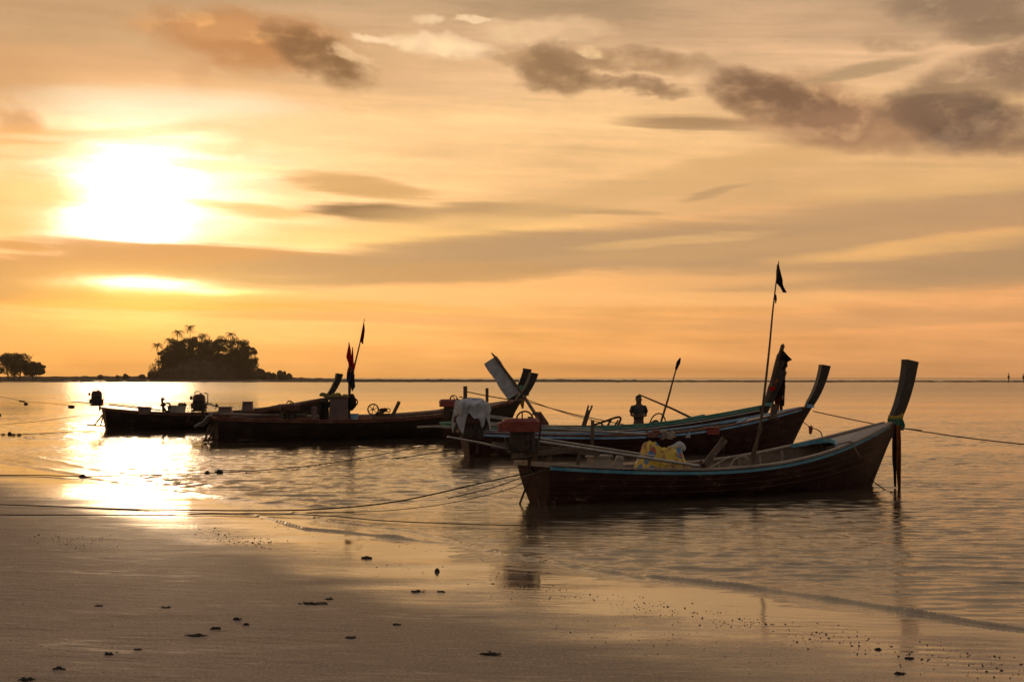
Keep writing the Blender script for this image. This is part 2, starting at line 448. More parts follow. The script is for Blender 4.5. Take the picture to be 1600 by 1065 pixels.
# reef: a low shelf of rock and weed awash all along the horizon
xr = np.linspace(-290, 330, 900); yr = np.linspace(640, 900, 120); Xr, Yr = np.meshgrid(xr, yr)
pxr = Xr/Yr*F + CX
amp = np.interp(pxr, [0, 400, 470, 900, 1050, 1600], [.55, .6, 1.15, 1.15, .75, .55])
prof = amp*np.exp(-((Yr-(735+5*smooth_noise(Xr, Xr*0, 120, 70)))/34)**4)
Zr = prof + .13*smooth_noise(Xr*1.0, Yr*.12, 3.0, 71)+.10*smooth_noise(Xr, Yr*.2, 9, 72) - .22
o = grid_mesh('reef', Xr, Yr, Zr, M_far, False); tag(o, kind='structure')
# sand bar with low scrub behind it, from the left edge out past the island
xr = np.linspace(-420, 60, 700); yr = np.linspace(1080, 1290, 30); Xr, Yr = np.meshgrid(xr, yr)
cut = np.clip((-115-Xr)/60, 0, 1)
Zr = (np.exp(-((Yr-1190)/60)**2))*(1.1 + 1.3*cut + (.5*smooth_noise(Xr, Yr*.05, 5, 73)+.35*smooth_noise(Xr, Yr*.05, 1.8, 74))*(.3+.7*cut)) - .35 - .55*np.clip((Xr+130)/100, 0, 1)
o = grid_mesh('sand_bar', Xr, Yr, Zr, M_far, False); tag(o, kind='structure')
# the island's hill
ID = 1150.0; icx = px_x(322, ID)
xi = np.linspace(-42, 42, 90); yi = np.linspace(-30, 30, 50); Xi, Yi = np.meshgrid(xi, yi)
rr2 = np.sqrt((Xi/38)**2 + (Yi/28)**2)
Zi = np.clip(1-rr2**3.2, -.1, 1)*15.5 + 1.1*smooth_noise(Xi, Yi, 7, 75)*np.clip(1.1-rr2, 0, 1) - .3
o = grid_mesh('island', Xi+icx, Yi+ID, Zi, M_far, True); tag(o, kind='structure')
def leaf_faces(V_, F_, c, rad, n, size, r):
    for _ in range(n):
        while True:
            p = Vector((r.uniform(-1,1), r.uniform(-1,1), r.uniform(-1,1)))
            if .25 < p.length < 1: break
        p = Vector((p.x*rad[0], p.y*rad[1], p.z*rad[2])) + Vector(c)
        a = Vector((r.gauss(0,1), r.gauss(0,1), r.gauss(0,1))).normalized(); b_ = a.orthogonal().normalized()
        s = size*r.uniform(.5, 1.3); k = len(V_)
        V_ += [p - a*s, p + b_*s*.5, p + a*s, p - b_*s*.5]; F_.append((k, k+1, k+2, k+3))
def stick(V_, F_, a, b_, ra, rb, n=6):
    a, b_ = Vector(a), Vector(b_); d = (b_-a).normalized(); u = d.orthogonal().normalized(); w = d.cross(u); k = len(V_)
    for p, q in ((a, ra), (b_, rb)):
        for i in range(n):
            t = 2*math.pi*i/n; V_.append(p + (u*math.cos(t)+w*math.sin(t))*q)
    for i in range(n): F_.append((k+i, k+(i+1)%n, k+n+(i+1)%n, k+n+i))
    F_.append(tuple(range(k+n-1, k-1, -1))); F_.append(tuple(range(k+n, k+2*n)))
def make_tree(name, seed, h, w, leaf=.55, clumps=16, per=150, trunks=1, low=.35, wid=.34):
    r = random.Random(seed); root = empty(name)
    V_, F_ = [], []; LV, LF = [], []
    for q in range(trunks):
        bx_ = (q-(trunks-1)/2)*w*.12
        top = Vector((bx_*2+r.uniform(-.05,.05)*w, 0, h*.55))
        stick(V_, F_, (bx_, r.uniform(-.2,.2), -1), (bx_*1.4, 0, h*.25), h*.03, h*.024)
        stick(V_, F_, (bx_*1.4, 0, h*.25), top, h*.024, h*.012)
        for i in range(5):
            e = top + Vector((r.uniform(-.36,.36)*w, r.uniform(-.3,.3)*w, r.uniform(-.08,.3)*h))
            stick(V_, F_, Vector((bx_*1.4, 0, h*r.uniform(.25,.5))), e, h*.012, h*.004, 5)
    for i in range(clumps):
        a = r.uniform(0, 6.283); q = math.sqrt(r.random())
        z = r.uniform(0, 1); k = math.sqrt(max(0, 1-(z*1.02-.32)**2/1.0))
        c = (math.cos(a)*q*w*.44*k, math.sin(a)*q*w*.40*k, h*(low+(1-low-.12)*z*(1-.25*q)))
        s = w*wid*r.uniform(.35, .75)
        leaf_faces(LV, LF, c, (s*.75, s*.75, s*.5), per, leaf, r)
    t_ = mesh_np('trunk', V_, F_, M_bark, root); c_ = mesh_np('crown', LV, LF, M_leaf, root)
    return root
def make_palm(name, seed, h, lean=0.0, fl=3.6):
    r = random.Random(seed); root = empty(name); V_, F_ = [], []
    p0 = Vector((0,0,-1)); 
    for i in range(6):
        t = (i+1)/6; p1 = Vector((lean*t*t*h, 0, h*t)); stick(V_, F_, p0, p1, .26-.10*(i/6), .26-.10*t, 7); p0 = p1
    mesh_np('trunk', V_, F_, M_bark, root)
    V_, F_ = [], []
    for i in range(20):
        a = i*2.399; up = r.uniform(-.45, 1.25); d = Vector((math.cos(a), math.sin(a), 0)); side = Vector((-d.y, d.x, 0))
        prev = p0
        for s in range(8):
            t = (s+1)/8; q = p0 + d*fl*t*(1-.25*t*max(0,up)) + Vector((0,0, fl*(up*.75*t - (.50+.35*r.random())*t*t)))
            for sg in (-1, 1):                                   # drooping leaflets
                for u_ in (0, .5):
                    b0 = prev.lerp(q, u_); k = len(V_)
                    tip = b0 + side*sg*fl*.24*(1-.5*t) + (q-prev)*.5 + Vector((0,0,-.30*fl*.3))
                    V_ += [b0, prev.lerp(q, u_+.35), tip]; F_.append((k, k+1, k+2))
            prev = q
    mesh_np('crown', V_, F_, M_leaf, root)
    return root
# palms and edge trees standing clear of the wood: (px, top py)
for i, (px, py, dep, ln, lab) in enumerate([
    (250, 537, -4, -.05, 'lone coconut palm at the far left foot of the wooded island'),
    (276, 516, 0, .04, 'tall coconut palm above the left slope of the wooded island'),
    (297, 510, 2, -.03, 'tallest coconut palm, breaking the skyline of the island'),
    (262, 530, 5, .02, 'coconut palm between the lone left palm and the tall ones on the island'),
    (358, 520, 3, .03, 'small palm tip showing above the middle of the island wood')]):
    x = px_x(px, ID); top = CAMH + (HZ-py)/F*(ID+dep); gz = max(0, float(np.clip(1-abs((x-icx)/38)**3.2, 0, 1))*13)
    o = make_palm('coconut_palm', 100+i, top-gz-.6, ln, 5.0); o.location = (x, ID+dep, gz); tag(o, lab, 'palm tree')
for i, (px, py, w, dep, lab) in enumerate([
    (262, 543, 17, -6, 'low bushy tree at the left waterline of the island'),
    (284, 527, 19, 0, 'rounded tree below the two tall palms on the island'),
    (318, 517, 22, 0, 'broad tree on the crest of the island, just right of the tallest palm'),
    (274, 524, 16, 2, 'narrow tree hiding the trunk of the second tall palm on the island'),
    (300, 519, 17, 3, 'narrow tree hiding the trunk of the tallest palm on the island'),
    (340, 515, 20, 4, 'high dense tree at the middle of the island crest'),
    (368, 521, 22, 2, 'wide tree on the right half of the island crest'),
    (385, 530, 18, -3, 'airy tree with sky gaps at the right shoulder of the island'),
    (389, 557, 19, -8, 'low spreading tree overhanging the right foot of the island')]):
    x = px_x(px, ID); top = CAMH + (HZ-py)/F*ID; gz = float(np.clip(1-abs((x-icx)/38)**3.2, 0, 1))*12
    o = make_tree('broadleaf_tree', 200+i, max(top-gz, 9), w, .42, 26, 230, low=.15); o.location = (x, ID+dep, top-max(top-gz, 9)); tag(o, lab, 'tree')
V_, F_ = [], []; r = random.Random(9)
for i in range(260):
    a = r.uniform(-1, 1); x = a*34; z0 = float(np.clip(1-abs(a*34/38)**3.2, 0, 1))
    z = r.uniform(.03, 1)*(z0*24+1.0) ; y = r.uniform(-26, -2)*(1-z/40)
    leaf_faces(V_, F_, (x+icx, ID+y, z), (3.4, 3, 2.6), 90, .5, r)
o = mesh_np('island_wood', V_, F_, M_leaf); tag(o, kind='stuff')
# the two trees standing in the water at the left edge
DT = 1000.0
for i, (px, top, w, lab, tr) in enumerate([(22, 545, 23, 'large mangrove tree at the left edge of the horizon', 3), (54, 560, 13, 'small mangrove tree to the right of the large one on the horizon', 2)]):
    h = CAMH + (HZ-top)/F*DT
    o = make_tree('mangrove_tree', 300+i, h-.5, w, .55, 40, 170, trunks=tr, low=.30 if i else .24, wid=.36); o.location = (px_x(px, DT), DT, .3); tag(o, lab, 'tree')
xr = np.linspace(-330, -170, 200); yr = np.linspace(985, 1020, 12); Xr, Yr = np.meshgrid(xr, yr)
Zr = np.exp(-((Yr-1002)/9)**2)*(.9+.3*smooth_noise(Xr, Yr*.1, 3, 76)) - .3 - .5*np.clip((Xr+230)/60, 0, 1)
o = grid_mesh('mud_bank', Xr, Yr, Zr, M_far, False); tag(o, kind='structure')
# boulders
def rock_mesh(seed, n=2):
    bm = bmesh.new(); bmesh.ops.create_icosphere(bm, subdivisions=n, radius=1); r = random.Random(seed)
    ax_ = [(Vector((r.gauss(0,1), r.gauss(0,1), r.gauss(0,1))).normalized(), r.uniform(.55,.85)) for _ in range(9)]
    for v in bm.verts:
        for d, k in ax_:
            s = v.co.dot(d)
            if s > k: v.co -= d*(s-k)*.9
        v.co *= 1 + r.uniform(-.04, .04)
    me = bpy.data.meshes.new('boulder'); bm.to_mesh(me); bm.free(); me.materials.append(M_far); return me
RM = [rock_mesh(i) for i in range(4)]
ROCKS = [(405, 575, 17, 'largest dark boulder, right beside the island'), (419, 580, 12, 'low boulder next to the largest one off the island'),
         (427, 582, 9, 'small boulder in the middle of the rock row off the island'), (438, 577, 9, 'upright boulder near the right end of the rock row'),
         (444, 579, 8, 'square boulder leaning on the upright one off the island'), (452, 582, 7, 'last boulder at the right end of the rock row'),
         (235, 581, 14, 'flat rock at the left foot of the island'), (222, 584, 9, 'low rock left of the flat one by the island'),
         (196, 583, 10, 'rounded rock standing alone on the sand bar left of the island'), (184, 585, 7, 'small rock left of the rounded one on the sand bar'),
         (157, 585, 8, 'leftmost small rock on the sand bar')]
for i, (px, py, w, lab) in enumerate(ROCKS):
    d = ID-12; o = bpy.data.objects.new('boulder', RM[i % 4]); COL.objects.link(o)
    top = CAMH + (HZ-py)/F*d; hw = w/F*d/2
    o.location = (px_x(px, d), d, top*.40); o.scale = (hw*1.5, hw, top*.62); o.rotation_euler = (0, 0, i*1.3); tag(o, lab, 'rock')

# ------------------------------------------------------------------ boat materials
M_hull = paint('weathered_maroon_hull', (0.030,0.010,0.007), (0.060,0.022,0.014), rough=.55, sc=2.2, stretch=(1,1,2.5), wear=.6, bump=.5, chips=(.20,.13,.09), spec=.35)
M_hull2 = paint('dark_wood_hull', (0.019,0.010,0.007), (0.044,0.025,0.016), rough=.6, sc=2.0, stretch=(1,1,2.5), bump=.5, chips=(.08,.05,.035))
M_in = paint('bare_inner_planks', (0.128,0.087,0.060), (0.225,0.165,0.117), rough=.75, sc=3, stretch=(.3,2,2))
M_rib = paint('grey_rib_wood', (0.238,0.175,0.126), (0.378,0.294,0.224), rough=.75, sc=5)
M_rail = paint('weathered_grey_rail', (0.240,0.186,0.150), (0.408,0.336,0.276), rough=.6, sc=3, stretch=(.5,3,3), chips=(.08,.055,.04))
M_post = paint('dark_prow_paint', (0.014,0.011,0.010), (0.031,0.023,0.020), rough=.45, sc=3, chips=(.09,.06,.045), spec=.4)
M_blue = paint('faded_blue_paint', (0.053,0.225,0.330), (0.150,0.375,0.480), rough=.5, sc=4, stretch=(.5,2,2), chips=(.16,.12,.09))
M_teal = paint('faded_green_paint', (0.070,0.280,0.224), (0.196,0.420,0.336), rough=.55, sc=4, stretch=(.5,2,2), chips=(.2,.16,.12))
M_lblue = paint('pale_blue_paint', (0.140,0.308,0.504), (0.336,0.532,0.700), rough=.5, sc=4, chips=(.2,.16,.12))
M_redp = paint('faded_red_paint', (.20,.030,.020), (.30,.06,.04), rough=.5, sc=4, chips=(.10,.06,.04))
M_maroon = paint('brownish_red_rail', (0.120,0.036,0.024), (0.228,0.090,0.060), rough=.5, sc=4, chips=(.22,.15,.11))
M_white = paint('dirty_white_paint', (.42,.40,.36), (.62,.60,.56), rough=.5, sc=4, chips=(.25,.20,.16))
M_deck = paint('grey_deck_planks', (0.195,0.165,0.150), (0.360,0.315,0.285), rough=.5, sc=4, stretch=(.4,3,1), spec=.5)
M_steel = paint('galvanised_pipe', (.30,.27,.24), (.44,.40,.36), rough=.38, sc=8, metal=.7, bump=.1)
M_iron = paint('rusty_iron', (.040,.022,.015), (.095,.050,.030), rough=.75, sc=8)
M_engine = paint('oily_engine_metal', (.020,.016,.014), (.055,.042,.034), rough=.5, sc=10, metal=.3, spec=.5)
M_tank = paint('red_engine_cowl', (0.176,0.024,0.018), (0.272,0.060,0.040), rough=.45, sc=6, chips=(.10,.06,.05), spec=.5)
M_tankb = paint('brown_engine_cowl', (.06,.025,.02), (.11,.05,.035), rough=.5, sc=6)
M_rope = paint('hemp_rope', (.075,.055,.038), (.13,.10,.07), rough=.9, sc=30)
M_drope = paint('tarred_rope', (.020,.015,.012), (.04,.03,.022), rough=.9, sc=30)
M_wood = paint('driftwood_pole', (0.084,0.056,0.039), (0.154,0.109,0.077), rough=.8, sc=8)
M_tarp = cloth_mat('grey_white_tarpaulin', (.33,.33,.35), (.52,.52,.54), 4)
M_yel = None
M_foam = paint('foam_box', (.30,.26,.22), (.42,.37,.32), rough=.7, sc=5)
M_pur = paint('faded_plastic', (.13,.08,.08), (.2,.13,.12), rough=.5, sc=3)

# ------------------------------------------------------------------ shape builders
class MB:
    def __init__(s): s.v, s.f = [], []
    def box(s, c, size, rot=None, taper=1.0, bev=0.0):
        c = Vector(c); hx, hy, hz = (q/2 for q in size); k = len(s.v)
        M_ = rot or Matrix.Identity(3)
        b = min(bev, hx*.9, hy*.9)
        def ring(z, t):
            if b <= 0: return [(-hx*t,-hy*t,z),(hx*t,-hy*t,z),(hx*t,hy*t,z),(-hx*t,hy*t,z)]
            x, y = hx*t, hy*t
            return [(-x+b,-y,z),(x-b,-y,z),(x,-y+b,z),(x,y-b,z),(x-b,y,z),(-x+b,y,z),(-x,y-b,z),(-x,-y+b,z)]
        lv = [(-hz,1)] + ([(hz-b,taper),(hz,taper*(1-b/hx*.9))] if b > 0 else [(hz,taper)])
        n = 8 if b > 0 else 4
        for z, t in lv:
            for p in ring(z, t): s.v.append(c + M_ @ Vector(p))
        for j in range(len(lv)-1):
            for i in range(n): s.f.append((k+j*n+i, k+j*n+(i+1)%n, k+(j+1)*n+(i+1)%n, k+(j+1)*n+i))
        s.f.append(tuple(range(k+n-1, k-1, -1))); e = k+(len(lv)-1)*n; s.f.append(tuple(range(e, e+n)))
        return s
    def tube(s, pts, r, n=8, cap=True, flat=1.0):
        pts = [Vector(p) for p in pts]; k0 = len(s.v); m = len(pts)
        rs_ = r if isinstance(r, (list, tuple)) else [r]*m
        u = None
        for i, p in enumerate(pts):
            d = (pts[min(i+1, m-1)] - pts[max(i-1, 0)]).normalized()
            if u is None: u = d.orthogonal().normalized()
            u = (u - d*u.dot(d)).normalized(); w = d.cross(u)
            for j in range(n):
                t = 2*math.pi*j/n; s.v.append(p + (u*math.cos(t) + w*math.sin(t)*flat)*rs_[i])
        for i in range(m-1):
            for j in range(n):
                a = k0+i*n; s.f.append((a+j, a+(j+1)%n, a+n+(j+1)%n, a+n+j))
        if cap:
            s.f.append(tuple(range(k0+n-1, k0-1, -1))); e = k0+(m-1)*n; s.f.append(tuple(range(e, e+n)))
        return s
    def bar(s, a, b, w, h, up=(0,0,1)):
        return s.strip([a, b], w, h, up)
    def strip(s, pts, w, h, up=(0,0,1)):
        """rectangular section swept along pts; w sideways, h along up"""
        pts = [Vector(p) for p in pts]; m = len(pts); k0 = len(s.v); up = Vector(up)
        ws = w if isinstance(w, (list, tuple)) else [w]*m; hs = h if isinstance(h, (list, tuple)) else [h]*m
        for i, p in enumerate(pts):
            d = (pts[min(i+1, m-1)] - pts[max(i-1, 0)]).normalized(); sd_ = d.cross(up).normalized(); u = sd_.cross(d)
            for a, b in ((-1,-1),(1,-1),(1,1),(-1,1)): s.v.append(p + sd_*a*ws[i]/2 + u*b*hs[i]/2)
        for i in range(m-1):
            for j in range(4):
                a = k0+i*4; s.f.append((a+j, a+(j+1)%4, a+4+(j+1)%4, a+4+j))
        s.f.append((k0+3, k0+2, k0+1, k0)); e = k0+(m-1)*4; s.f.append((e, e+1, e+2, e+3))
        return s
    def ring(s, c, rad, r, axis='y', n=20, k=6, a0=0, a1=2*math.pi, rot=None):
        c = Vector(c); pts = []
        full = abs(a1-a0) > 6.28
        for i in range(n+1):
            t = a0+(a1-a0)*i/n; q = {'y': (math.cos(t), 0, math.sin(t)), 'x': (0, math.cos(t), math.sin(t)), 'z': (math.cos(t), math.sin(t), 0)}[axis]
            q = Vector(q)*rad
            if rot: q = rot @ q
            pts.append(c + q)
        return s.tube(pts, r, k, not full)
    def cyl(s, a, b, r, n=14): return s.tube([a, b], r, n)
    def build(s, name, mat, parent=None, smooth=False):
        o = mesh_np(name, s.v, s.f, mat, parent)
        if smooth:
            me = o.data; me.polygons.foreach_set('use_smooth', [True]*len(me.polygons))
            bpy.context.view_layer.update()
            try: me.set_sharp_from_angle(angle=R(40))
            except Exception: pass
        return o
def rotz(a): return Matrix.Rotation(a, 3, 'Z')

# ------------------------------------------------------------------ the hull
def hull_fn(L, B, zs_st=.58, zs_mid=.42, zs_bow=1.12, over=.55, stern_w=.42, stern_over=.12, depth=.28, pw=2.6):
    def sheer(t):
        a = zs_mid + (zs_st-zs_mid)*max(0, 1-t/.45)**2
        return a + (zs_bow-zs_mid)*max(0, (t-.35)/.65)**pw
    def beam(t):
        if t < .42: k = stern_w + (1-stern_w)*math.sin(t/.42*math.pi/2)**.85
        else:
            q = (t-.42)/.58; k = (1-q**2.5)**.80 if q < 1 else 0
        return max(k*B/2, .045)
    def pt(t, v, inset=0.0):                 # v 0 keel .. 1 sheer
        zs = sheer(t); zk = -depth*(1-.45*t**3) ; z = zk + (zs-zk)*v
        g = math.sin(min(1, v*1.02)*math.pi/2)**.62 if v > 0 else 0
        g = g*(.86+.14*v)
        fl = 1 - (1-g)*(1.0 + .0*t)
        b = max(beam(t)-inset, .01)*max(fl, 0)
        x = t*L + over*(max(z, 0)/zs_bow)*t**5 - stern_over*(max(z,0)/zs_st)*(1-t)**8 - max(0,-z)*.5*t**8
        return Vector((x, b, z))
    return sheer, beam, pt
NS, NV = 44, 9
def long_tail_boat(wl0, wl1, label, B=1.4, hull=M_hull, rail=M_rail, strake=M_blue, rail_far=None, strake2=None, post=(), deck_from=.80, floor_z=.06, **kw):
    """wl0, wl1: waterline points of stern and bow on the sea"""
    d = wl1-wl0; L = math.hypot(d.x, d.y); root = empty('longtail_boat', (wl0.x, wl0.y, 0), (0, 0, math.atan2(d.y, d.x)))
    tag(root, label, 'boat', 'longtail boats moored in the shallows')
    sheer, beam, pt = hull_fn(L, B, **kw)
    # outer shell and inner shell as one closed mesh with planks' thickness
    V_, F_ = [], []
    ts = [i/(NS-1) for i in range(NS)]
    def row(t, inset, v0):
        vs = [v0 + (1-v0)*(j/(NV-1))**.8 for j in range(NV)]
        return [pt(t, v, inset) for v in vs]
    W_ = 2*NV-1
    for inset in (0, .035):
        for t in ts:
            tt = t if inset == 0 else min(max(t, .006), .985)
            rw = row(tt, inset, 0)
            if inset:
                for p in rw: p.z = max(p.z + (.02 if p.z < 0 else 0), p.z)
            for p in reversed(rw): V_.append((p.x, -p.y, p.z))
            for p in rw[1:]: V_.append((p.x, p.y, p.z))
    o1 = NS*W_
    for i in range(NS-1):
        for j in range(W_-1):
            a = i*W_+j; F_.append((a, a+W_, a+W_+1, a+1)); a += o1; F_.append((a, a+1, a+W_+1, a+W_))
        for j in (0, W_-1):
            a = i*W_+j; F_.append((a, a+o1, a+o1+W_, a+W_))
    F_.append(tuple(range(W_))); F_.append(tuple(range(o1+W_-1, o1-1, -1)))
    F_.append(tuple(range((NS-1)*W_+W_-1, (NS-1)*W_-1, -1))); F_.append(tuple(range(o1+(NS-1)*W_, o1+NS*W_)))
    h = mesh_np('hull', V_, F_, hull, root, True)
    h.data.materials.append(M_in)
    h.data.update()
    nq = 0
    for pz in h.data.polygons:
        if all(q >= o1 for q in pz.vertices): pz.material_index = 1
    h.data.set_sharp_from_angle(angle=R(50))
    # gunwales (planked rail on top) and rubbing strakes
    for sg in (1, -1):
        t0 = .0
        pts = []; st = []; st2 = []
        for i in range(36):
            t = i/35*.985; p = pt(t, 1); pts.append((p.x, sg*(p.y-.012), p.z+.018))
            q = pt(t, .90); st.append((q.x, sg*(q.y+.014), pt(t,1).z-.045)); st2.append((q.x, sg*(q.y+.006), pt(t,1).z-.115))
        MB().strip(pts, .085, .034).build('gunwale', (rail_far if (sg > 0 and rail_far) else rail), root)
        MB().strip(st, .03, .05).build('rubbing_strake', strake, root)
        if strake2: MB().strip(st2, .02, .035).build('rubbing_strake', strake2, root)
    # planks of the hull: raised seams
    for v in (.52, .66, .79):
        for sg in (1, -1):
            MB().strip([(pt(i/23*.97, v).x, sg*(pt(i/23*.97, v).y+.003), pt(i/23*.97, v).z) for i in range(24)], .010, .012).build('plank_seam', hull, root)
    # floor boards
    for j in range(5):
        y0 = -.40+j*.165
        V2 = []
        xs_ = [i/15*(deck_from-.08)+.06 for i in range(16)]
        ok = [(t) for t in xs_ if beam(t)*.8 > abs(y0+.075)+.05]
        if len(ok) > 2:
            MB().strip([(t*L, y0*B/1.9+.05, floor_z + .0005*j + .12*max(0, t-.62)) for t in ok], .155*B/1.9, .018).build('floor_board', M_in, root)
    # inner bilge sheet keeps the water out under the boards
    bs = MB(); k = 0
    for i in range(24):
        t = .012+i/23*.94; b = beam(t)-.045; zz = floor_z-.03
        # half-beam at that height
        zk = pt(t, 0).z; zs = sheer(t); v = min(max((zz-zk)/(zs-zk), 0), 1); bb = max(pt(t, v, .03).y, .01)
        bs.v += [Vector((pt(t,v).x, -bb, zz)), Vector((pt(t,v).x, bb, zz))]
        if i: bs.f.append((2*i-2, 2*i, 2*i+1, 2*i-1))
    bs.build('bilge_board', M_in, root)
    # ribs
    nr = 13
    for i in range(nr):
        t = .07 + (deck_from-.10)*i/(nr-1)
        for sg in (1, -1):
            pts = [(pt(t, v, .055).x, sg*pt(t, v, .055).y, pt(t, v).z) for v in (.42, .55, .68, .8, .9, .97)]
            MB().strip(pts, .045, .04, (1,0,0)).build('rib', M_rib, root)
    # thwarts
    for t in (.22, .42, .62):
        z = sheer(t)-.13; b = pt(t, .8, .05).y
        MB().box((t*L, 0, z), (.17, 2*b, .03)).build('thwart', M_in, root)
    # fore deck planks following the sheer, and the coaming arc that closes the opening
    nd_ = 6
    for j in range(nd_):
        s = MB(); rows = 12; f0 = -1+2*j/nd_+.008; f1 = -1+2*(j+1)/nd_-.008; kk = 0
        arc0 = deck_from + .045*(1-((f0+f1)/2)**2)
        for i in range(rows):
            t = arc0+(.995-arc0)*i/(rows-1); p = pt(t, 1); hb = max(p.y-.045, .008); cz = p.z-.012
            for f in (f0, f1): s.v.append(Vector((p.x, f*hb, cz+.035*(1-f*f))))
            for f in (f0, f1): s.v.append(Vector((p.x, f*hb, cz+.035*(1-f*f)-.022)))
            if i:
                a = 4*(i-1); b_ = 4*i
                s.f += [(a, a+1, b_+1, b_), (a+2, b_+2, b_+3, a+3), (a, b_, b_+2, a+2), (a+1, a+3, b_+3, b_+1)]
            if i == 0: s.f.append((0, 2, 3, 1))
        s.build('deck_plank', M_deck, root)
    pts = []
    for i in range(15):
        f = -1+2*i/14; t = deck_from + .045*(1-f*f)-.006; p = pt(t, 1); pts.append((p.x, f*(p.y-.05), p.z+.012+.035*(1-f*f)))
    MB().strip(pts, .03, .07).build('deck_coaming', strake, root)
    # after deck
    s = MB(); 
    for j in range(4):
        x0 = .02+j*.14; t = (x0+.06)/L; p = pt(t, 1)
        MB().box((x0+.06-.05, 0, p.z-.02), (.128, 2*(p.y-.05), .022)).build('stern_plank', M_in, root)
    # transom capping
    p = pt(0, 1); MB().box((p.x-.01, 0, p.z+.012), (.07, 2*p.y+.06, .07)).build('transom', rail, root)
    # stem post: curved, rectangular, sweeping up to a square cut head: post=(height, forward, width, thick)
    ph, pf, pwid, pth = post
    b = pt(1, 1); path = []; ws = []; hs = []
    s0 = pt(1, .35)
    path.append(Vector((s0.x-.03, 0, s0.z))); ws.append(.07); hs.append(.10)
    m_ = pt(1, .75); path.append(Vector((m_.x-.02, 0, m_.z))); ws.append(.09); hs.append(.13)
    path.append(Vector((b.x+.0, 0, b.z+.02))); ws.append(.12); hs.append(pwid*.74)
    for i in range(1, 13):
        q = i/12; path.append(Vector((b.x - .02 + pf*(.5*q+.5*(1-(1-q)**1.9)), 0, b.z+.02+(ph-b.z)*(q**1.15))))
        ws.append(pth*(.74+.26*q)); hs.append(pwid*(.74+.26*q))
    # sections square to the path; head cut level
    o = MB().strip(path, ws, hs, (0, 1, 0)) if False else None
    s = MB(); m = len(path)
    for i, p in enumerate(path):
        d_ = (path[min(i+1, m-1)] - path[max(i-1, 0)]).normalized(); u = Vector((d_.z, 0, -d_.x))
        if i == m-1: u = Vector((1, 0, -.16)).normalized()*1.06
        for a_, c_ in ((-1,-1),(1,-1),(1,1),(-1,1)): s.v.append(p + u*a_*hs[i]/2 + Vector((0, c_*ws[i]/2, 0)))
        if i:
            for j in range(4): a_ = (i-1)*4; s.f.append((a_+j, a_+(j+1)%4, a_+4+(j+1)%4, a_+4+j))
    s.f.append((3,2,1,0)); e = (m-1)*4; s.f.append((e, e+1, e+2, e+3))
    o = s.build('prow_post', M_post, root)
    bv = o.modifiers.new('bevel', 'BEVEL'); bv.width = .008; bv.segments = 2
    # breasthook block where the rails meet
    MB().box((b.x+.02, 0, b.z+.01), (.22, .17, .09), bev=.02).build('prow_block', strake, root)
    # stem cutwater, down to below the water
    pts = [(pt(1, v).x+.01, 0, pt(1, v).z) for v in (0, .2, .4, .6, .8, .95)]
    s = MB().strip(pts, .075, .07, (0,1,0)); s.build('stem', hull, root)
    root['L'] = L
    return root, pt, L
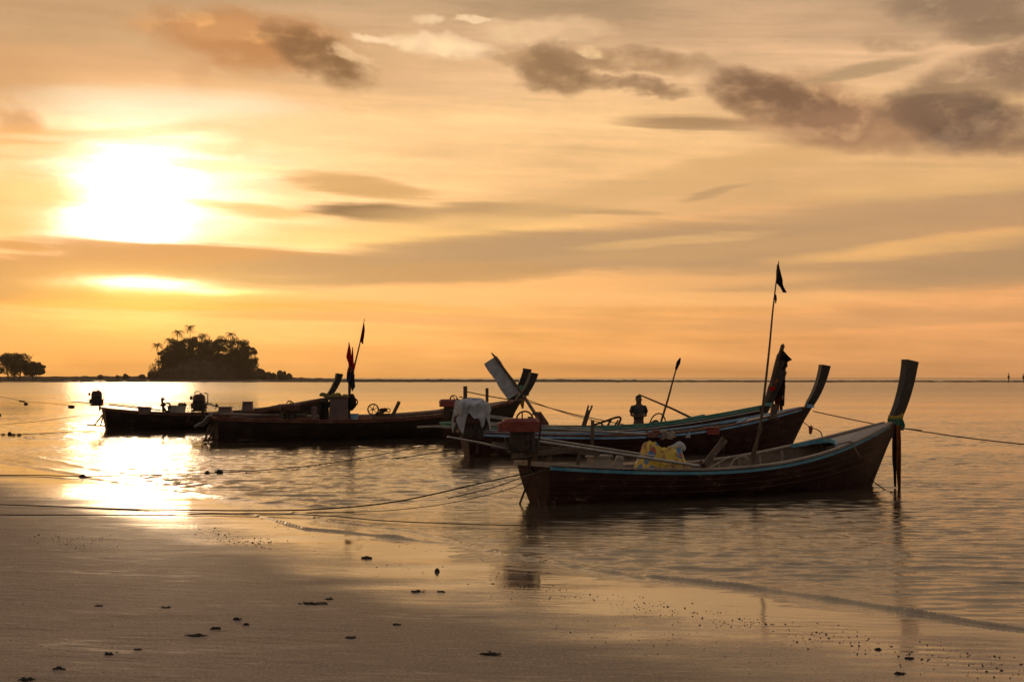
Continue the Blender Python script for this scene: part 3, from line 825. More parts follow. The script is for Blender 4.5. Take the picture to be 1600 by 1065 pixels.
def engine(root, loc, yaw, scale=1.0, cowl=M_tank, kind='a', shaft=None, tiller=None, frame_h=.35, legs=False):
    """the long-tail engine on its swivel: a part of the boat, in boat coordinates"""
    e = empty('engine', loc, (0, 0, yaw)); e.parent = root; e.scale = (scale,)*3
    M_ = MB()
    M_.box((0, 0, .17), (.40, .34, .34), bev=.03)
    for i in range(5): M_.box((-.14+i*.07, 0, .22), (.015, .37, .22))
    M_.box((.22, 0, .12), (.08, .26, .2), bev=.02).box((-.23, .02, .14), (.10, .2, .18), bev=.02)
    M_.cyl((-.05, -.2, .12), (-.05, -.24, .12), .10).cyl((.1, -.2, .22), (.1, -.25, .22), .05)
    M_.build('engine_block', M_engine, e)
    if kind == 'a':        # wide flat-topped cowl
        MB().box((-.02, 0, .42), (.58, .46, .21), taper=1.05, bev=.05).build('cowl', cowl, e)
        MB().ring((.04, 0, .505), .13, .014, 'y', 14, 6, 0, math.pi).ring((.0, 0, .505), .10, .012, 'x', 12, 6, 0, math.pi).cyl((.12,.05,.50),(.12,.05,.55),.035,10).build('lifting_handle', M_iron, e)
        MB().box((-.34, 0, .40), (.10, .22, .15), bev=.03).build('air_filter', cowl, e)
    else:                  # tall radiator tank
        MB().box((0, 0, .44), (.42, .34, .22), taper=.92, bev=.07).build('cowl', cowl, e)
        MB().ring((-.06, 0, .55), .11, .012, 'y', 12, 6, 0, math.pi).cyl((.06,0,.54),(.06,0,.585),.04,10).build('lifting_handle', M_iron, e)
        MB().cyl((-.24, 0, .42), (-.32, 0, .42), .06).build('air_filter', M_engine, e)
    M_ = MB().tube([(.18,.1,.15),(.27,.1,.18),(.29,.1,.34),(.29,.1,.55),(.24,.1,.59),(.16,.1,.59)], .016, 7)
    M_.build('exhaust_pipe', M_iron, e)
    s = MB().ring((-.02, -.235, .13), .115, .014, 'y', 20)
    for i in range(5):
        t = i*1.2566; s.bar((-.02, -.235, .13), (-.02+.11*math.cos(t), -.235, .13+.11*math.sin(t)), .014, .014, (0,1,0))
    s.build('flywheel', M_iron, e)
    s = MB().box((0, 0, -.025), (.52, .10, .05)).box((0, .14, -.02), (.5, .05, .04)).box((0, -.14, -.02), (.5, .05, .04))
    s.box((.12, 0, -.05-frame_h/2), (.07, .07, frame_h), bev=.01)
    if legs:
        for x in (-.28, .26):
            for y in (-.16, .16): s.tube([(x*.7, y*.8, -.02), (x*1.5, y*1.2, -legs)], .02, 6)
    s.build('mounting_frame', M_iron, e)
    inv = e.matrix_basis.inverted()
    if shaft:
        a, b = (inv @ Vector(q) for q in shaft)
        MB().tube([a, b], .026, 8).build('drive_shaft', M_steel, e)
        up = Vector((0, 0, .055)); MB().tube([a+up, a.lerp(b, .72)+up], .014, 7).build('shaft_brace', M_steel, e)
        s = MB().tube([b, b+(b-a).normalized()*.09], [.045, .02], 8); q = (b-a).normalized(); u = q.orthogonal().normalized(); w = q.cross(u)
        for i in range(3):
            t = i*2.094; r_ = u*math.cos(t)+w*math.sin(t); s.bar(b+q*.03, b+q*.03+r_*.13, .06, .012, q+r_.cross(q)*.6)
        s.build('propeller', M_iron, e)
    if tiller:
        a, b = (inv @ Vector(q) for q in tiller)
        MB().tube([a, a.lerp(b, .5)+Vector((0,0,.01)), b], [.022, .018, .014], 8).build('tiller', M_steel, e)
    return e
def loc(root, w):                      # world to boat coordinates
    return root.matrix_basis.inverted() @ Vector(w)
def rudder_frame(root, pts_list, r=.018, name='stern_prop', mat=M_iron):
    s = MB()
    for a, b in pts_list: s.tube([loc(root, a), loc(root, b)], r, 6)
    s.build(name, mat, root)

# ------------------------------------------------------------------ the boats
# nearest boat
g0, g1 = P(842, 786), P(1357, 759)
bA, ptA, LA = long_tail_boat(g0, g1, 'nearest boat, dark red hull with blue strake and a yellow band round its tall prow',
    B=1.7, strake=M_blue, rail=M_rail, post=(2.29, .46, .29, .17), zs_st=.62, zs_mid=.47, zs_bow=1.18, over=.70, stern_w=.5)
e = engine(bA, loc(bA, W(816, 705, 27.4)), -.62, 1.0, M_tank, 'a', frame_h=.28,
       shaft=(loc(bA, W(832, 688, 27.5)), loc(bA, W(1094, 728, 28.4))), tiller=(loc(bA, W(800, 703, 27.3)), loc(bA, W(699, 682, 26.6))))
rudder_frame(bA, [(W(831,737,27.0), P(812,786)+Vector((0,-.1,0))), (W(829,740,27.3), P(842,788)+Vector((0,-.25,0))), (W(831,752,27.1), W(842,775,27.0))])
# heavy timber cradle that carries the swung-in tail, at the stern
s = MB().bar(loc(bA, W(700+70, 695, 27.2)), loc(bA, W(935, 707, 27.9)), .10, .10).bar(loc(bA, W(800, 712, 27.2)), loc(bA, W(900, 702, 27.6)), .07, .08)
s.bar(loc(bA, W(862, 702, 27.5)), loc(bA, W(850, 735, 27.4)), .08, .05).bar(loc(bA, W(835, 700, 27.4)), loc(bA, W(838, 732, 27.4)), .08, .06)
s.bar(loc(bA, W(905, 706, 27.7)), loc(bA, W(902, 735, 27.7)), .06, .05)
s.build('engine_cradle', M_wood, bA)
# second: white-tarped engine
g0, g1 = P(730, 713), P(1229, 706)
bB, ptB, LB = long_tail_boat(g0, g1, 'second boat from the beach, its engine under a grey tarpaulin, prow bare and dark',
    B=1.6, strake=M_lblue, rail=M_maroon, rail_far=M_lblue, post=(2.30, .50, .25, .22), zs_st=.62, zs_mid=.50, zs_bow=1.22, over=.66, stern_w=.5)
engine(bB, loc(bB, W(737, 683, 43.3)), -.35, 1.15, M_tankb, 'a', frame_h=.3, shaft=(loc(bB, W(765, 664, 43.6)), loc(bB, W(1010, 678, 44.6))))
# third: cloth on the prow
g0, g1 = P(702, 692), P(1172, 699)
bC, ptC, LC = long_tail_boat(g0, g1, 'third boat from the beach, green rail and ragged cloths tied down its prow',
    B=1.6, strake=M_teal, rail=M_teal, rail_far=M_maroon, strake2=M_white, post=(2.15, .42, .20, .14), zs_st=.60, zs_mid=.52, zs_bow=1.22, over=.55)
engine(bC, loc(bC, W(707, 653, 51.8)), -.2, 1.08, M_tank, 'a', frame_h=.35, shaft=(loc(bC, W(722, 645, 52)), loc(bC, W(835, 662, 51.5))))
# the left group
g0, g1 = P(337, 690), P(786, 681)
bD, ptD, LD = long_tail_boat(g0, g1, 'long dark boat carrying the tall grey box and the bundle of red flags',
    B=1.7, hull=M_hull2, strake=M_maroon, rail=M_maroon, post=(2.12, .62, .27, .2), zs_st=.74, zs_mid=.62, zs_bow=1.22, over=.62, stern_w=.5)
engine(bD, loc(bD, W(451, 657, 54.8)), .3, 1.0, M_tankb, 'a', frame_h=.3)
rudder_frame(bD, [(W(327,665,53.2), W(320,689,53.0)), (W(335,668,53.2), W(325,690,53.0)), (W(331,672,53.2), W(337,690,53.2)), (W(318,688,53.0), W(340,686,53.2))], .035)
g0, g1 = P(335, 677), P(772, 676)
bE, ptE, LE = long_tail_boat(g0, g1, 'dark boat mostly hidden behind the one with flags, left of the twin prows',
    B=1.6, hull=M_hull2, strake=M_maroon, rail=M_rail, post=(2.28, .62, .30, .2), zs_st=.72, zs_mid=.60, zs_bow=1.15, over=.6, stern_w=.5)
engine(bE, loc(bE, W(311, 640, 61.3)), -.1, 1.0, M_tankb, 'b', frame_h=.3, legs=.42, shaft=(loc(bE, W(320, 630, 61.4)), loc(bE, W(337, 634, 61.6))))
g0, g1 = P(166, 672), P(488, 668)
bF, ptF, LF = long_tail_boat(g0, g1, 'farthest left boat, lying in the sun glitter with its engine hung out astern',
    B=1.5, hull=M_hull2, strake=M_maroon, rail=M_wood, post=(2.12, .52, .26, .2), zs_st=.82, zs_mid=.60, zs_bow=1.18, over=.62, stern_w=.45)
engine(bF, loc(bF, W(151, 632, 64.6)), -.1, .95, M_tankb, 'b', frame_h=.2, shaft=(loc(bF, W(170, 632, 64.8)), loc(bF, W(262, 642, 65.6))),
       tiller=(loc(bF, W(148, 631, 64.5)), loc(bF, W(112, 627, 63.8))))
rudder_frame(bF, [(W(160,648,64.6), W(147,665,64.4)), (W(161,650,64.6), W(157,665,64.5)), (W(136,664,64.3), W(164,665,64.6))], .03)

# ------------------------------------------------------------------ things aboard and around the boats
def world_thing(mb, name, mat, label, cat, origin, group=None, smooth=False):
    """a one-mesh thing given in world coordinates, re-based on its own origin"""
    origin = Vector(origin); mb.v = [Vector(v)-origin for v in mb.v]
    o = mb.build(name, mat, None, smooth); o.location = origin; tag(o, label, cat, group); return o
def part(mb, name, mat, root, smooth=False):
    mb.v = [root.matrix_basis.inverted() @ Vector(v) for v in mb.v]
    return mb.build(name, mat, root, smooth)
def spline(pts, n=10):
    pts = [Vector(p) for p in pts]; out = []
    for i in range(len(pts)-1):
        p0 = pts[max(i-1,0)]; p1 = pts[i]; p2 = pts[i+1]; p3 = pts[min(i+2, len(pts)-1)]
        for k in range(n):
            t = k/n; out.append(.5*((2*p1)+(p2-p0)*t+(2*p0-5*p1+4*p2-p3)*t*t+(3*p1-p0-3*p2+p3)*t**3))
    out.append(pts[-1]); return out
def sag(a, b, s, n=14):
    a, b = Vector(a), Vector(b); return [a.lerp(b, i/n) - Vector((0,0,s*4*(i/n)*(1-i/n))) for i in range(n+1)]
def cloth_sheet(fn, nu, nv, thick=.006):
    s = MB(); g = [[Vector(fn(i/nu, j/nv)) for j in range(nv+1)] for i in range(nu+1)]
    def nrm(i, j):
        a = g[min(i+1,nu)][j]-g[max(i-1,0)][j]; b = g[i][min(j+1,nv)]-g[i][max(j-1,0)]; c = a.cross(b)
        return c.normalized() if c.length > 1e-9 else Vector((0,0,1))
    m = nv+1
    for side in (0, 1):
        for i in range(nu+1):
            for j in range(m): s.v.append(g[i][j] + nrm(i,j)*(thick if side else 0))
    o1 = (nu+1)*m
    for i in range(nu):
        for j in range(nv):
            a = i*m+j; s.f.append((a, a+m, a+m+1, a+1)); a += o1; s.f.append((a, a+1, a+m+1, a+m))
    for i in range(nu):
        for j in (0, nv): a = i*m+j; s.f.append((a, a+m, a+m+o1, a+o1))
    for j in range(nv):
        for i in (0, nu): a = i*m+j; s.f.append((a, a+1, a+1+o1, a+o1))
    return s
# yellow patterned cover: its print is flat colour
M_yel, t, b = material('yellow_printed_plastic')
tc = nd(t, 'ShaderNodeTexCoord')
v1 = nd(t, 'ShaderNodeTexVoronoi', {0: tc.outputs['Object'], 'Scale': 6.0}, feature='F1')
n1 = nd(t, 'ShaderNodeTexNoise', {0: tc.outputs['Object'], 'Scale': 7, 'Detail': 4})
s1 = nd(t, 'ShaderNodeSeparateColor', {0: v1.outputs['Color']})
dd = X(t, v1.outputs['Distance']) + (X(t, n1.outputs[0])-.5)*.25
c = mixc(t, ss(t, X(t, n1.outputs[0]), .5, .66), (.62,.40,.03,1), (.30,.14,.03,1))
blob = ss(t, dd, .46, .40)
c = mixc(t, blob*ss(t, X(t, s1.outputs[0]), .44, .50), c, (.03,.16,.32,1))
c = mixc(t, blob*ss(t, X(t, s1.outputs[0]), .32, .24), c, (.36,.06,.03,1))
c = mixc(t, ss(t, dd, .045, .03)*ss(t, X(t, s1.outputs[1]), .4, .5), c, (.7,.6,.4,1))
lnk(t, c, b.inputs['Base Color']); b.inputs['Roughness'].default_value = .42
bp = nd(t, 'ShaderNodeBump', {'Height': n1.outputs[0], 'Strength': .5, 'Distance': .03}); lnk(t, bp.outputs[0], b.inputs['Normal'])

nz = random.Random(5)
# --- nearest boat
c0 = W(1033, 733, 28.6); ux = Vector((math.cos(.56), math.sin(.56), 0)); uy = Vector((-ux.y, ux.x, 0))
def cover(u, v):
    x = -.5 + u; y = -.42+.84*v; r_ = abs(y)/.42
    prof_ = np.interp(x, [-.5,-.44,-.36,-.28,-.17,-.06,.04,.16,.30,.40,.45,.5], [0,.14,.40,.47,.43,.34,.28,.34,.36,.33,.14,0])
    h = prof_*(1-r_**3.4)
    q = x*17+y*11
    h += (.022*math.sin(q)*math.sin(y*19+x*6) + .014*math.sin(x*41-y*23) + .010*math.sin(y*57+x*31))*(h > .04)
    y2 = y + (.035*math.sin(x*21)+.02*math.sin(x*47+1))*r_
    fl = 1+.22*max(0, 1-h/.3)*r_
    return c0 + ux*x*.86 + uy*y2*.55*fl + Vector((0, 0, max(h, -.02)))
world_thing(cloth_sheet(cover, 60, 40), 'printed_cover', M_yel, 'crumpled yellow plastic cover with blue and red print draped over gear in the nearest boat', 'tarpaulin', c0, smooth=True)
q = W(1061, 697, 28.8); s = MB()
s.tube(spline([q+Vector((-.10,0,-.06)), q+Vector((-.05,0,.0)), q+Vector((.03,.02,.015)), q+Vector((.10,.0,-.07))], 4), [.03,.06,.07,.06,.05,.055,.065,.07,.06,.06,.05,.04,.02], 9)
world_thing(s, 'grey_bundle', M_tarp, 'small grey bundle lying on the right end of the yellow cover', 'bundle', q, smooth=True)
q = W(936, 728, 28.1)
r0 = empty('foam_box', q - Vector((0,0,.10)), (0,0,.55)); tag(r0, 'pale foam box standing at the stern of the nearest boat', 'box')
MB().box((0,0,.12), (.34,.26,.24), bev=.02).build('box_body', M_foam, r0); MB().box((0,0,.262), (.37,.29,.045), bev=.015).build('lid', M_foam, r0)
q = W(967, 728, 28.3)
s = MB(); s.tube(spline([q+Vector((-.03,0,-.06)), q+Vector((0,.01,.06)), q+Vector((.02,0,.16)), q+Vector((.03,.02,.20))], 5), [.06,.075,.08,.08,.08,.075,.07,.07,.075,.07,.06,.05,.04,.03,.02,.01], 10)
world_thing(s, 'cloth_sack', M_foam, 'small pale cloth sack beside the foam box in the nearest boat', 'sack', q, smooth=True)
# forked post
a, b = W(1096, 733, 28.4), W(1126, 694, 28.6); dr = (b-a).normalized()
s = MB().bar(a-dr*.15, b, .10, .09, (0,1,0)); sd_ = dr.cross(Vector((0,1,0))).normalized()
for sg in (-1, 1): s.bar(b-dr*.02+sd_*sg*.032, b+dr*.12+sd_*sg*.036, .05, .045, (0,1,0))
s.bar(b-dr*.005-sd_*.085, b-dr*.005+sd_*.02, .04, .03, (0,1,0))
world_thing(s, 'forked_post', M_wood, 'thick leaning post with a forked head amid the nearest boat', 'post', a)
for i, (p, lab) in enumerate([([(1108,731),(1120,724),(1140,714),(1160,711),(1171,716)], 'pale rope looping over the gear right of the forked post in the nearest boat'),
          ([(1140,730),(1147,718),(1160,713),(1172,722),(1166,730)], 'shorter pale rope coil at the foot of the flag pole in the nearest boat')]):
    pts = spline([W(x, y, 28.8+.1*k) for k, (x, y) in enumerate(p)], 6)
    world_thing(MB().tube(pts, .013, 7), 'rope_loop', M_rail, lab, 'rope', pts[0], smooth=True)
# tall flag pole
fp = [(1176,722),(1181,700),(1190,650),(1196,600),(1202,545),(1207,490),(1212,447),(1217,408)]
pts = spline([W(x, y, 29.6) for x, y in fp], 5); r0 = empty('flag_pole', pts[0]); tag(r0, 'very tall thin bamboo pole with a ragged black pennant, standing in the nearest boat', 'flag pole')
part(MB().tube(pts, [.030*(1-.72*i/(len(pts)-1)) for i in range(len(pts))], 8), 'pole', M_wood, r0, True)
M_black = cloth_mat('black_cloth', (.012,.010,.010), (.03,.022,.02)); M_red = cloth_mat('red_cloth', (.50,.02,.010), (.70,.04,.015), trans=.65)
M_dred = cloth_mat('dark_red_cloth', (.22,.014,.010), (.32,.022,.015), trans=.5); M_navy = cloth_mat('navy_cloth', (.02,.02,.05), (.06,.05,.10), trans=.2)
def rag(poly, d, amp=.02, seed=0):
    """cloth between two px edges: poly = [(left x, right x, y), ...] from top down, hanging in folds"""
    n = len(poly)-1; sc = d/F
    def f(u, v):
        k = min(int(u*n), n-1); w_ = u*n-k; l = poly[k][0]*(1-w_)+poly[k+1][0]*w_; r_ = poly[k][1]*(1-w_)+poly[k+1][1]*w_; y = poly[k][2]*(1-w_)+poly[k+1][2]*w_
        p = W(l+(r_-l)*v, y, d); p.y += amp*math.sin(v*7+u*3+seed) + amp*.6*math.sin(v*15+seed*2+u*5); return p
    return cloth_sheet(f, 24, 10, .004)
part(rag([(1215,1217,413),(1213.5,1220,425),(1213,1223,437),(1213.5,1223,443),(1219,1225,449),(1223,1229,457)], 29.6, .03, 1), 'pennant', M_black, r0, True)
part(rag([(1211,1213,460),(1210.5,1213.5,468),(1211.5,1212.5,474)], 29.6, .01, 4), 'cloth_scrap', M_black, r0, True)
part(MB().tube([W(1170,722,29.5), W(1190,668,29.6)], .020, 7), 'brace', M_wood, r0)
# prow dressing of the nearest boat
M_gold = cloth_mat('yellow_sash', (.34,.20,.03), (.48,.30,.05)); M_orange = cloth_mat('orange_ribbon', (.20,.06,.015), (.32,.11,.02), trans=.25)
M_green = cloth_mat('green_sash', (.03,.10,.06), (.07,.17,.10)); M_brown = cloth_mat('brown_cloth', (.05,.030,.020), (.10,.065,.045), trans=.15); M_purp = cloth_mat('dark_ribbon', (.035,.016,.020), (.07,.03,.035), trans=.15)
bow = ptA(1, 1); PA = lambda x, y, z: bA.matrix_basis @ Vector((x, y, z))
for i, (z, m, lab, tk) in enumerate([(.085, M_gold, 'yellow sash wound round the base of the nearest prow', .05), (.035, M_green, 'dark green sash knotted just under the yellow one on the nearest prow', .06)]):
    s = MB(); 
    for k in range(3):
        zz = bow.z+z+k*.022-.02; ox = .02+(z-.03)*.3
        pts = [PA(bow.x+ox+.155*math.cos(t)*1.0, .092*math.sin(t), zz+.016*math.sin(2*t+k)+.03*math.cos(t)) for t in [j/16*6.2832 for j in range(17)]]
        s.tube(pts, .020, 7)
    world_thing(s, 'sash_cloth', m, lab, 'sash', PA(bow.x, 0, bow.z), smooth=True)
world_thing(rag([(1398,1412,656),(1400,1414,664),(1402,1411,672)], 31.35, .03, 2), 'sash_knot', M_green, 'loose ends of the green sash sticking out at the tip of the nearest bow', 'cloth', W(1405,656,31.35), smooth=True)
world_thing(rag([(1395,1402,664),(1394,1402,690),(1394,1401,715),(1395,1400,735),(1397,1400,760)], 31.3, .03, 3), 'hanging_ribbon', M_purp, 'dark ribbon hanging from the nearest prow down to the water, left of the orange one', 'ribbon', W(1398,664,31.3), smooth=True)
world_thing(rag([(1401,1407,664),(1401,1408,690),(1400,1408,715),(1401,1407,740),(1403,1406.5,763)], 31.25, .03, 8), 'hanging_ribbon', M_orange, 'orange brown ribbon hanging from the nearest prow down to the water', 'ribbon', W(1404,664,31.25), smooth=True)
# --- second boat: tarpaulin over its engine
c1 = W(737, 682, 43.3)
def tarp(u, v):
    a = u*2*math.pi; q = v
    rx, ry = .42*(1+.08*math.sin(3*a)), .38
    k = math.sin(min(q*1.7, 1)*math.pi/2); h = .93*(1-.30*q*q) - max(0, q-.40)*(.46+.18*math.sin(2*a+.8)+.30*math.sin(5*a)+.16*math.sin(9*a+2))
    f = 1+.10*q*math.sin(7*a)+.06*math.sin(13*a+q*9)+.05*math.sin(5*a+q*14)
    return c1 + Vector((rx*k*f*math.cos(a), ry*k*f*math.sin(a), h + .035*math.sin(a*3+q*9)+.02*math.sin(a*8+q*17)))
world_thing(cloth_sheet(tarp, 64, 22), 'engine_tarpaulin', M_tarp, 'grey white tarpaulin tied over the engine at the stern of the second boat', 'tarpaulin', c1, smooth=True)
# clutter of the second boat
def at2(px, py, d): return W(px, py, d)
q = at2(1043, 684, 44.4); s = MB()
for i in range(5):
    s.box(q+Vector((-.14+.07*i, .04*math.sin(i*2), .08+.03*math.sin(i*1.7))), (.11,.26,.20+.04*math.cos(i)), bev=.04)
world_thing(s, 'net_bundle', M_rib, 'pale tied bundle amid the second boat, left of the white board', 'bundle', q)
for i in range(2):
    pts = [q+Vector((-.22+.46*t, -.16, .10+.09*math.sin(t*9+i*2))) for t in [k/12 for k in range(13)]]
s = MB().box(at2(1067, 679, 44.6), (.38, .04, .14)); world_thing(s, 'white_board', M_white, 'white board on edge in the second boat, between pale bundle and red box', 'board', at2(1067,679,44.6))
r0 = empty('red_box', at2(1112, 677, 44.9), (0,0,.3)); tag(r0, 'red plastic box in the front half of the second boat', 'box')
MB().box((0,0,.06), (.34,.26,.16), bev=.02).build('box_body', M_redp, r0); MB().box((0,0,.152), (.37,.29,.03), bev=.01).build('lid', M_redp, r0)
q = at2(1019, 683, 44.2); s = MB().box(q+Vector((0,0,.07)), (.3,.2,.14), bev=.05).box(q+Vector((.1,0,.16)), (.2,.16,.1), bev=.04)
world_thing(s, 'rag_pile', M_maroon, 'pile of brownish rags behind the yellow cover, in the second boat', 'pile', q)
s = MB().tube([at2(925, 697, 43.6), at2(926, 656, 43.6)], .045, 8); world_thing(s, 'stake', M_wood, 'short upright stake on the near rail of the second boat', 'stake', at2(925,697,43.6))
pts = [at2(x, y, 44) for x, y in ((845,664),(925,670),(1008,681))]
s = MB().bar(at2(1208, 652, 45.6), at2(1210, 631, 45.6), .16, .14, (0,1,0)).box(at2(1208, 651, 45.6), (.24,.2,.10), bev=.03)
world_thing(s, 'bollard', M_wood, 'square wooden bollard on the fore deck of the second boat', 'bollard', at2(1208,652,45.6))
# --- third boat
s = MB().bar(W(908, 678, 50.8), W(920, 640, 50.8), .13, .10, (0,1,0))
for x in (917.2, 922.6): s.bar(W(x, 641, 50.8), W(x+2.6, 633, 50.8), .05, .05, (0,1,0))
world_thing(s, 'forked_post', M_wood, 'forked post leaning right, at the stern half of the third boat', 'post', W(908,678,50.8))
s = MB().tube(spline([W(x,y,50.9) for x, y in ((926,664),(945,658),(962,652),(969,652),(969,657),(963,668))], 5), .032, 7)
s.tube([W(948,667,50.9), W(955,655,50.9)], .03, 7).tube([W(946,668,50.9), W(939,661,50.9)], .026, 7).tube([W(958,669,50.9), W(966,656,50.9)], .026, 7)
world_thing(s, 'pipe_rack', M_iron, 'bent pipe rack on the third boat, just left of the standing person', 'rack', W(940,668,50.9), smooth=True)
s = MB().tube(spline([W(x,y,50.2) for x, y in ((1000,672),(1012,665),(1022,658),(1027,658),(1028,663),(1022,668))], 5), .035, 7)
world_thing(s, 'pipe_hook', M_iron, 'small bent pipe inside the thin hoop right of the standing person', 'pipe', W(1000,672,50.2), smooth=True)
s = MB().tube(spline([W(x,y,50.1) for x, y in ((1011,690),(1013,668),(1020,651),(1030,645.5),(1038,652),(1042,668))], 7), .020, 7)
world_thing(s, 'thin_hoop', M_iron, 'thin arched hoop right of the standing person', 'hoop', W(1011,690,50.1), smooth=True)
pts = spline([W(x,y,50.0) for x, y in ((1026,690),(1032,662),(1044,622),(1052,592),(1061,562))], 5)
r0 = empty('boat_pole', pts[0]); tag(r0, 'slim pole with a bushy dark tip leaning right, above the third boat', 'pole')
part(MB().tube(pts, [.042*(1-.6*i/(len(pts)-1)) for i in range(len(pts))], 7), 'pole', M_wood, r0)
part(MB().tube([W(1056,577,50), W(1060,566,50), W(1063,559,50)], [.035,.06,.02], 7), 'bushy_tip', M_black, r0)
pts = [W(998,616,50.3), W(1050,638,50.2), W(1104,664,50.0)]
world_thing(MB().tube(pts, [.02,.03,.04], 7), 'boat_hook', M_wood, 'thin pole rising to the left from the third boat, beside the person\'s head', 'pole', pts[-1])
# cloth-wrapped prow
dC = 49.2
s = MB().tube(spline([W(x,y,dC) for x, y in ((1196,640),(1206,605),(1214,572),(1221,547),(1224,537)) ],5), [.11]*6+[.09]*8+[.06]*5+[.03,.025], 8)
world_thing(s, 'prow_pole', M_wood, 'dark pole lashed to the cloth-wrapped prow of the third boat', 'pole', W(1196,640,dC))
for poly, m, lab, dd_ in [
    ([(1221,1223,546),(1219,1231,555),(1219,1238,562),(1218,1231,565),(1217,1226,572)], M_black, 'dark pointed rag at the very top of the cloth-wrapped prow', 49.0),
    ([(1218,1230,564),(1216,1231,572),(1216,1228,575),(1214,1227,590),(1212,1226,600),(1211,1227,605)], M_brown, 'brown cloth wrapped round the upper part of the third prow', 48.95),
    ([(1213,1221,592),(1211,1223,598),(1210,1220,603)], M_orange, 'orange brown patch of cloth on the wrapped prow', 48.85),
    ([(1210,1217,603),(1210,1217,620),(1211,1217,644)], M_dred, 'dark red strip of cloth hanging from the wrapped prow', 48.9),
    ([(1217,1223,603),(1217,1223,622),(1218,1223,641)], M_brown, 'olive brown strip hanging between the red and black ones on the wrapped prow', 48.88),
    ([(1222,1227,580),(1222,1227,604),(1223,1226,620),(1222.5,1225,634)], M_black, 'narrow black strip hanging at the right edge of the wrapped prow', 48.8),
    ([(1201,1212,604),(1203,1211,609),(1206,1208,611)], M_red, 'bright red ribbon tied at the middle of the wrapped prow', 48.7)]:
    world_thing(rag(poly, dd_, .05, len(lab)), 'prow_cloth', m, lab, 'cloth', W(poly[0][0], poly[0][2], dd_), smooth=True)
# --- boats at the left: board, posts, prow garland
pA, pB = W(766, 562, 58.2), W(803, 618, 58.2)
ax_ = (pB-pA).normalized(); sdv = W(776,556,58.2)-W(757,568,58.2); sdv = sdv.normalized()
s = cloth_sheet(lambda u, v: pA + ax_*(pB-pA).length*u + sdv*((v-.5)*.50*(1+.05*math.sin(u*11))) + Vector((0, .02*math.sin(u*9+v*5), 0)), 16, 6, .03)
r0 = empty('wrapped_banner', pB); tag(r0, 'grey white banner sheet propped up slanting against the twin prows', 'banner')
part(s, 'sheet', M_tarp, r0)
part(MB().tube([W(768,551,58.15), W(773,557,58.1), W(815,613,58.1)], [.02,.04,.05], 7), 'pole', M_wood, r0)
for px, y0, y1, lab in ((727,603,640,'taller dark stake beside the red-topped engine, left of the banner'), (761,606,634,'shorter dark stake between the tarpaulin and the banner')):
    s = MB().bar(W(px, y1, 57.5), W(px, y0, 57.5), .13 if px < 740 else .10, .12, (0,1,0)); world_thing(s, 'stake', M_wood, lab, 'stake', W(px,y1,57.5))
s = MB().tube([W(815,608,59.5), W(816,618,59.4), W(815,625,59.4), W(817,638,59.4)], [.10,.14,.10,.03], 8)
world_thing(s, 'prow_garland', M_gold, 'small yellow green garland hanging under the twin prows', 'garland', W(815,608,59.5), smooth=True)
s = MB().tube([W(812,606,59.6), W(822,612,59.4), W(823,618,59.4)], [.12,.14,.08], 8)
world_thing(s, 'prow_garland', M_green, 'dark green garland knotted round the twin prows', 'garland', W(812,606,59.6), smooth=True)
s = MB().tube([W(818,618,46), W(840,652,45.5), W(846,664,45)], .045, 7); world_thing(s, 'leaning_pole', M_wood, 'thin pole leaning against the red engine of the nearest boat, from behind', 'pole', W(846,664,45))
world_thing(rag([(838,845,643),(836,850,650),(837,857,660),(842,858,668)], 44.2, .05, 2), 'pink_rag', cloth_mat('faded_pink_cloth', (.16,.07,.06), (.26,.13,.11)), 'faded pinkish rag hanging right of the red engine', 'cloth', W(845,643,44.2), smooth=True)
# tall box and gear on the long dark boat
q = W(529, 660, 55.6); r0 = empty('storage_box', q, (0,0,.1)); tag(r0, 'tall grey brown storage box standing amid the long dark boat', 'box')
MB().box((0,0,.40), (.60,.5,.80), bev=.015).build('box_body', M_pur, r0); MB().box((-.02,0,.815), (.74,.6,.035)).build('lid', M_wood, r0)
MB().box((-.44,.05,.25), (.24,.4,.05)).box((-.54,.05,.30), (.04,.4,.6)).box((-.42,.05,.55), (.24,.4,.04)).build('shelf', M_wood, r0)
q = W(523, 618, 55.6); s = MB()
for i in range(7): s.box(q+Vector((-.38+.12*i, .05*math.sin(i*3), .0+.05*math.sin(i*1.9+1))), (.2,.3,.12), bev=.05)
world_thing(s, 'rag_pile', cloth_mat('olive_cloth', (.14,.12,.03), (.24,.20,.06)), 'olive yellow rags heaped on top of the tall storage box', 'pile', q)
s = MB().tube([W(506,655,55.3), W(506,646,55.3), W(507,637,55.3), W(508,628,55.3), W(509,624,55.3)], [.13,.17,.14,.17,.06], 10)
world_thing(s, 'gear_sack', M_black, 'dark sack hanging at the left side of the tall storage box', 'sack', W(506,655,55.3), smooth=True)
s = MB().box(W(491, 646, 55.0), (.16,.2,.44), bev=.01); world_thing(s, 'upright_board', M_pur, 'narrow upright board left of the tall storage box', 'board', W(491,655,55))
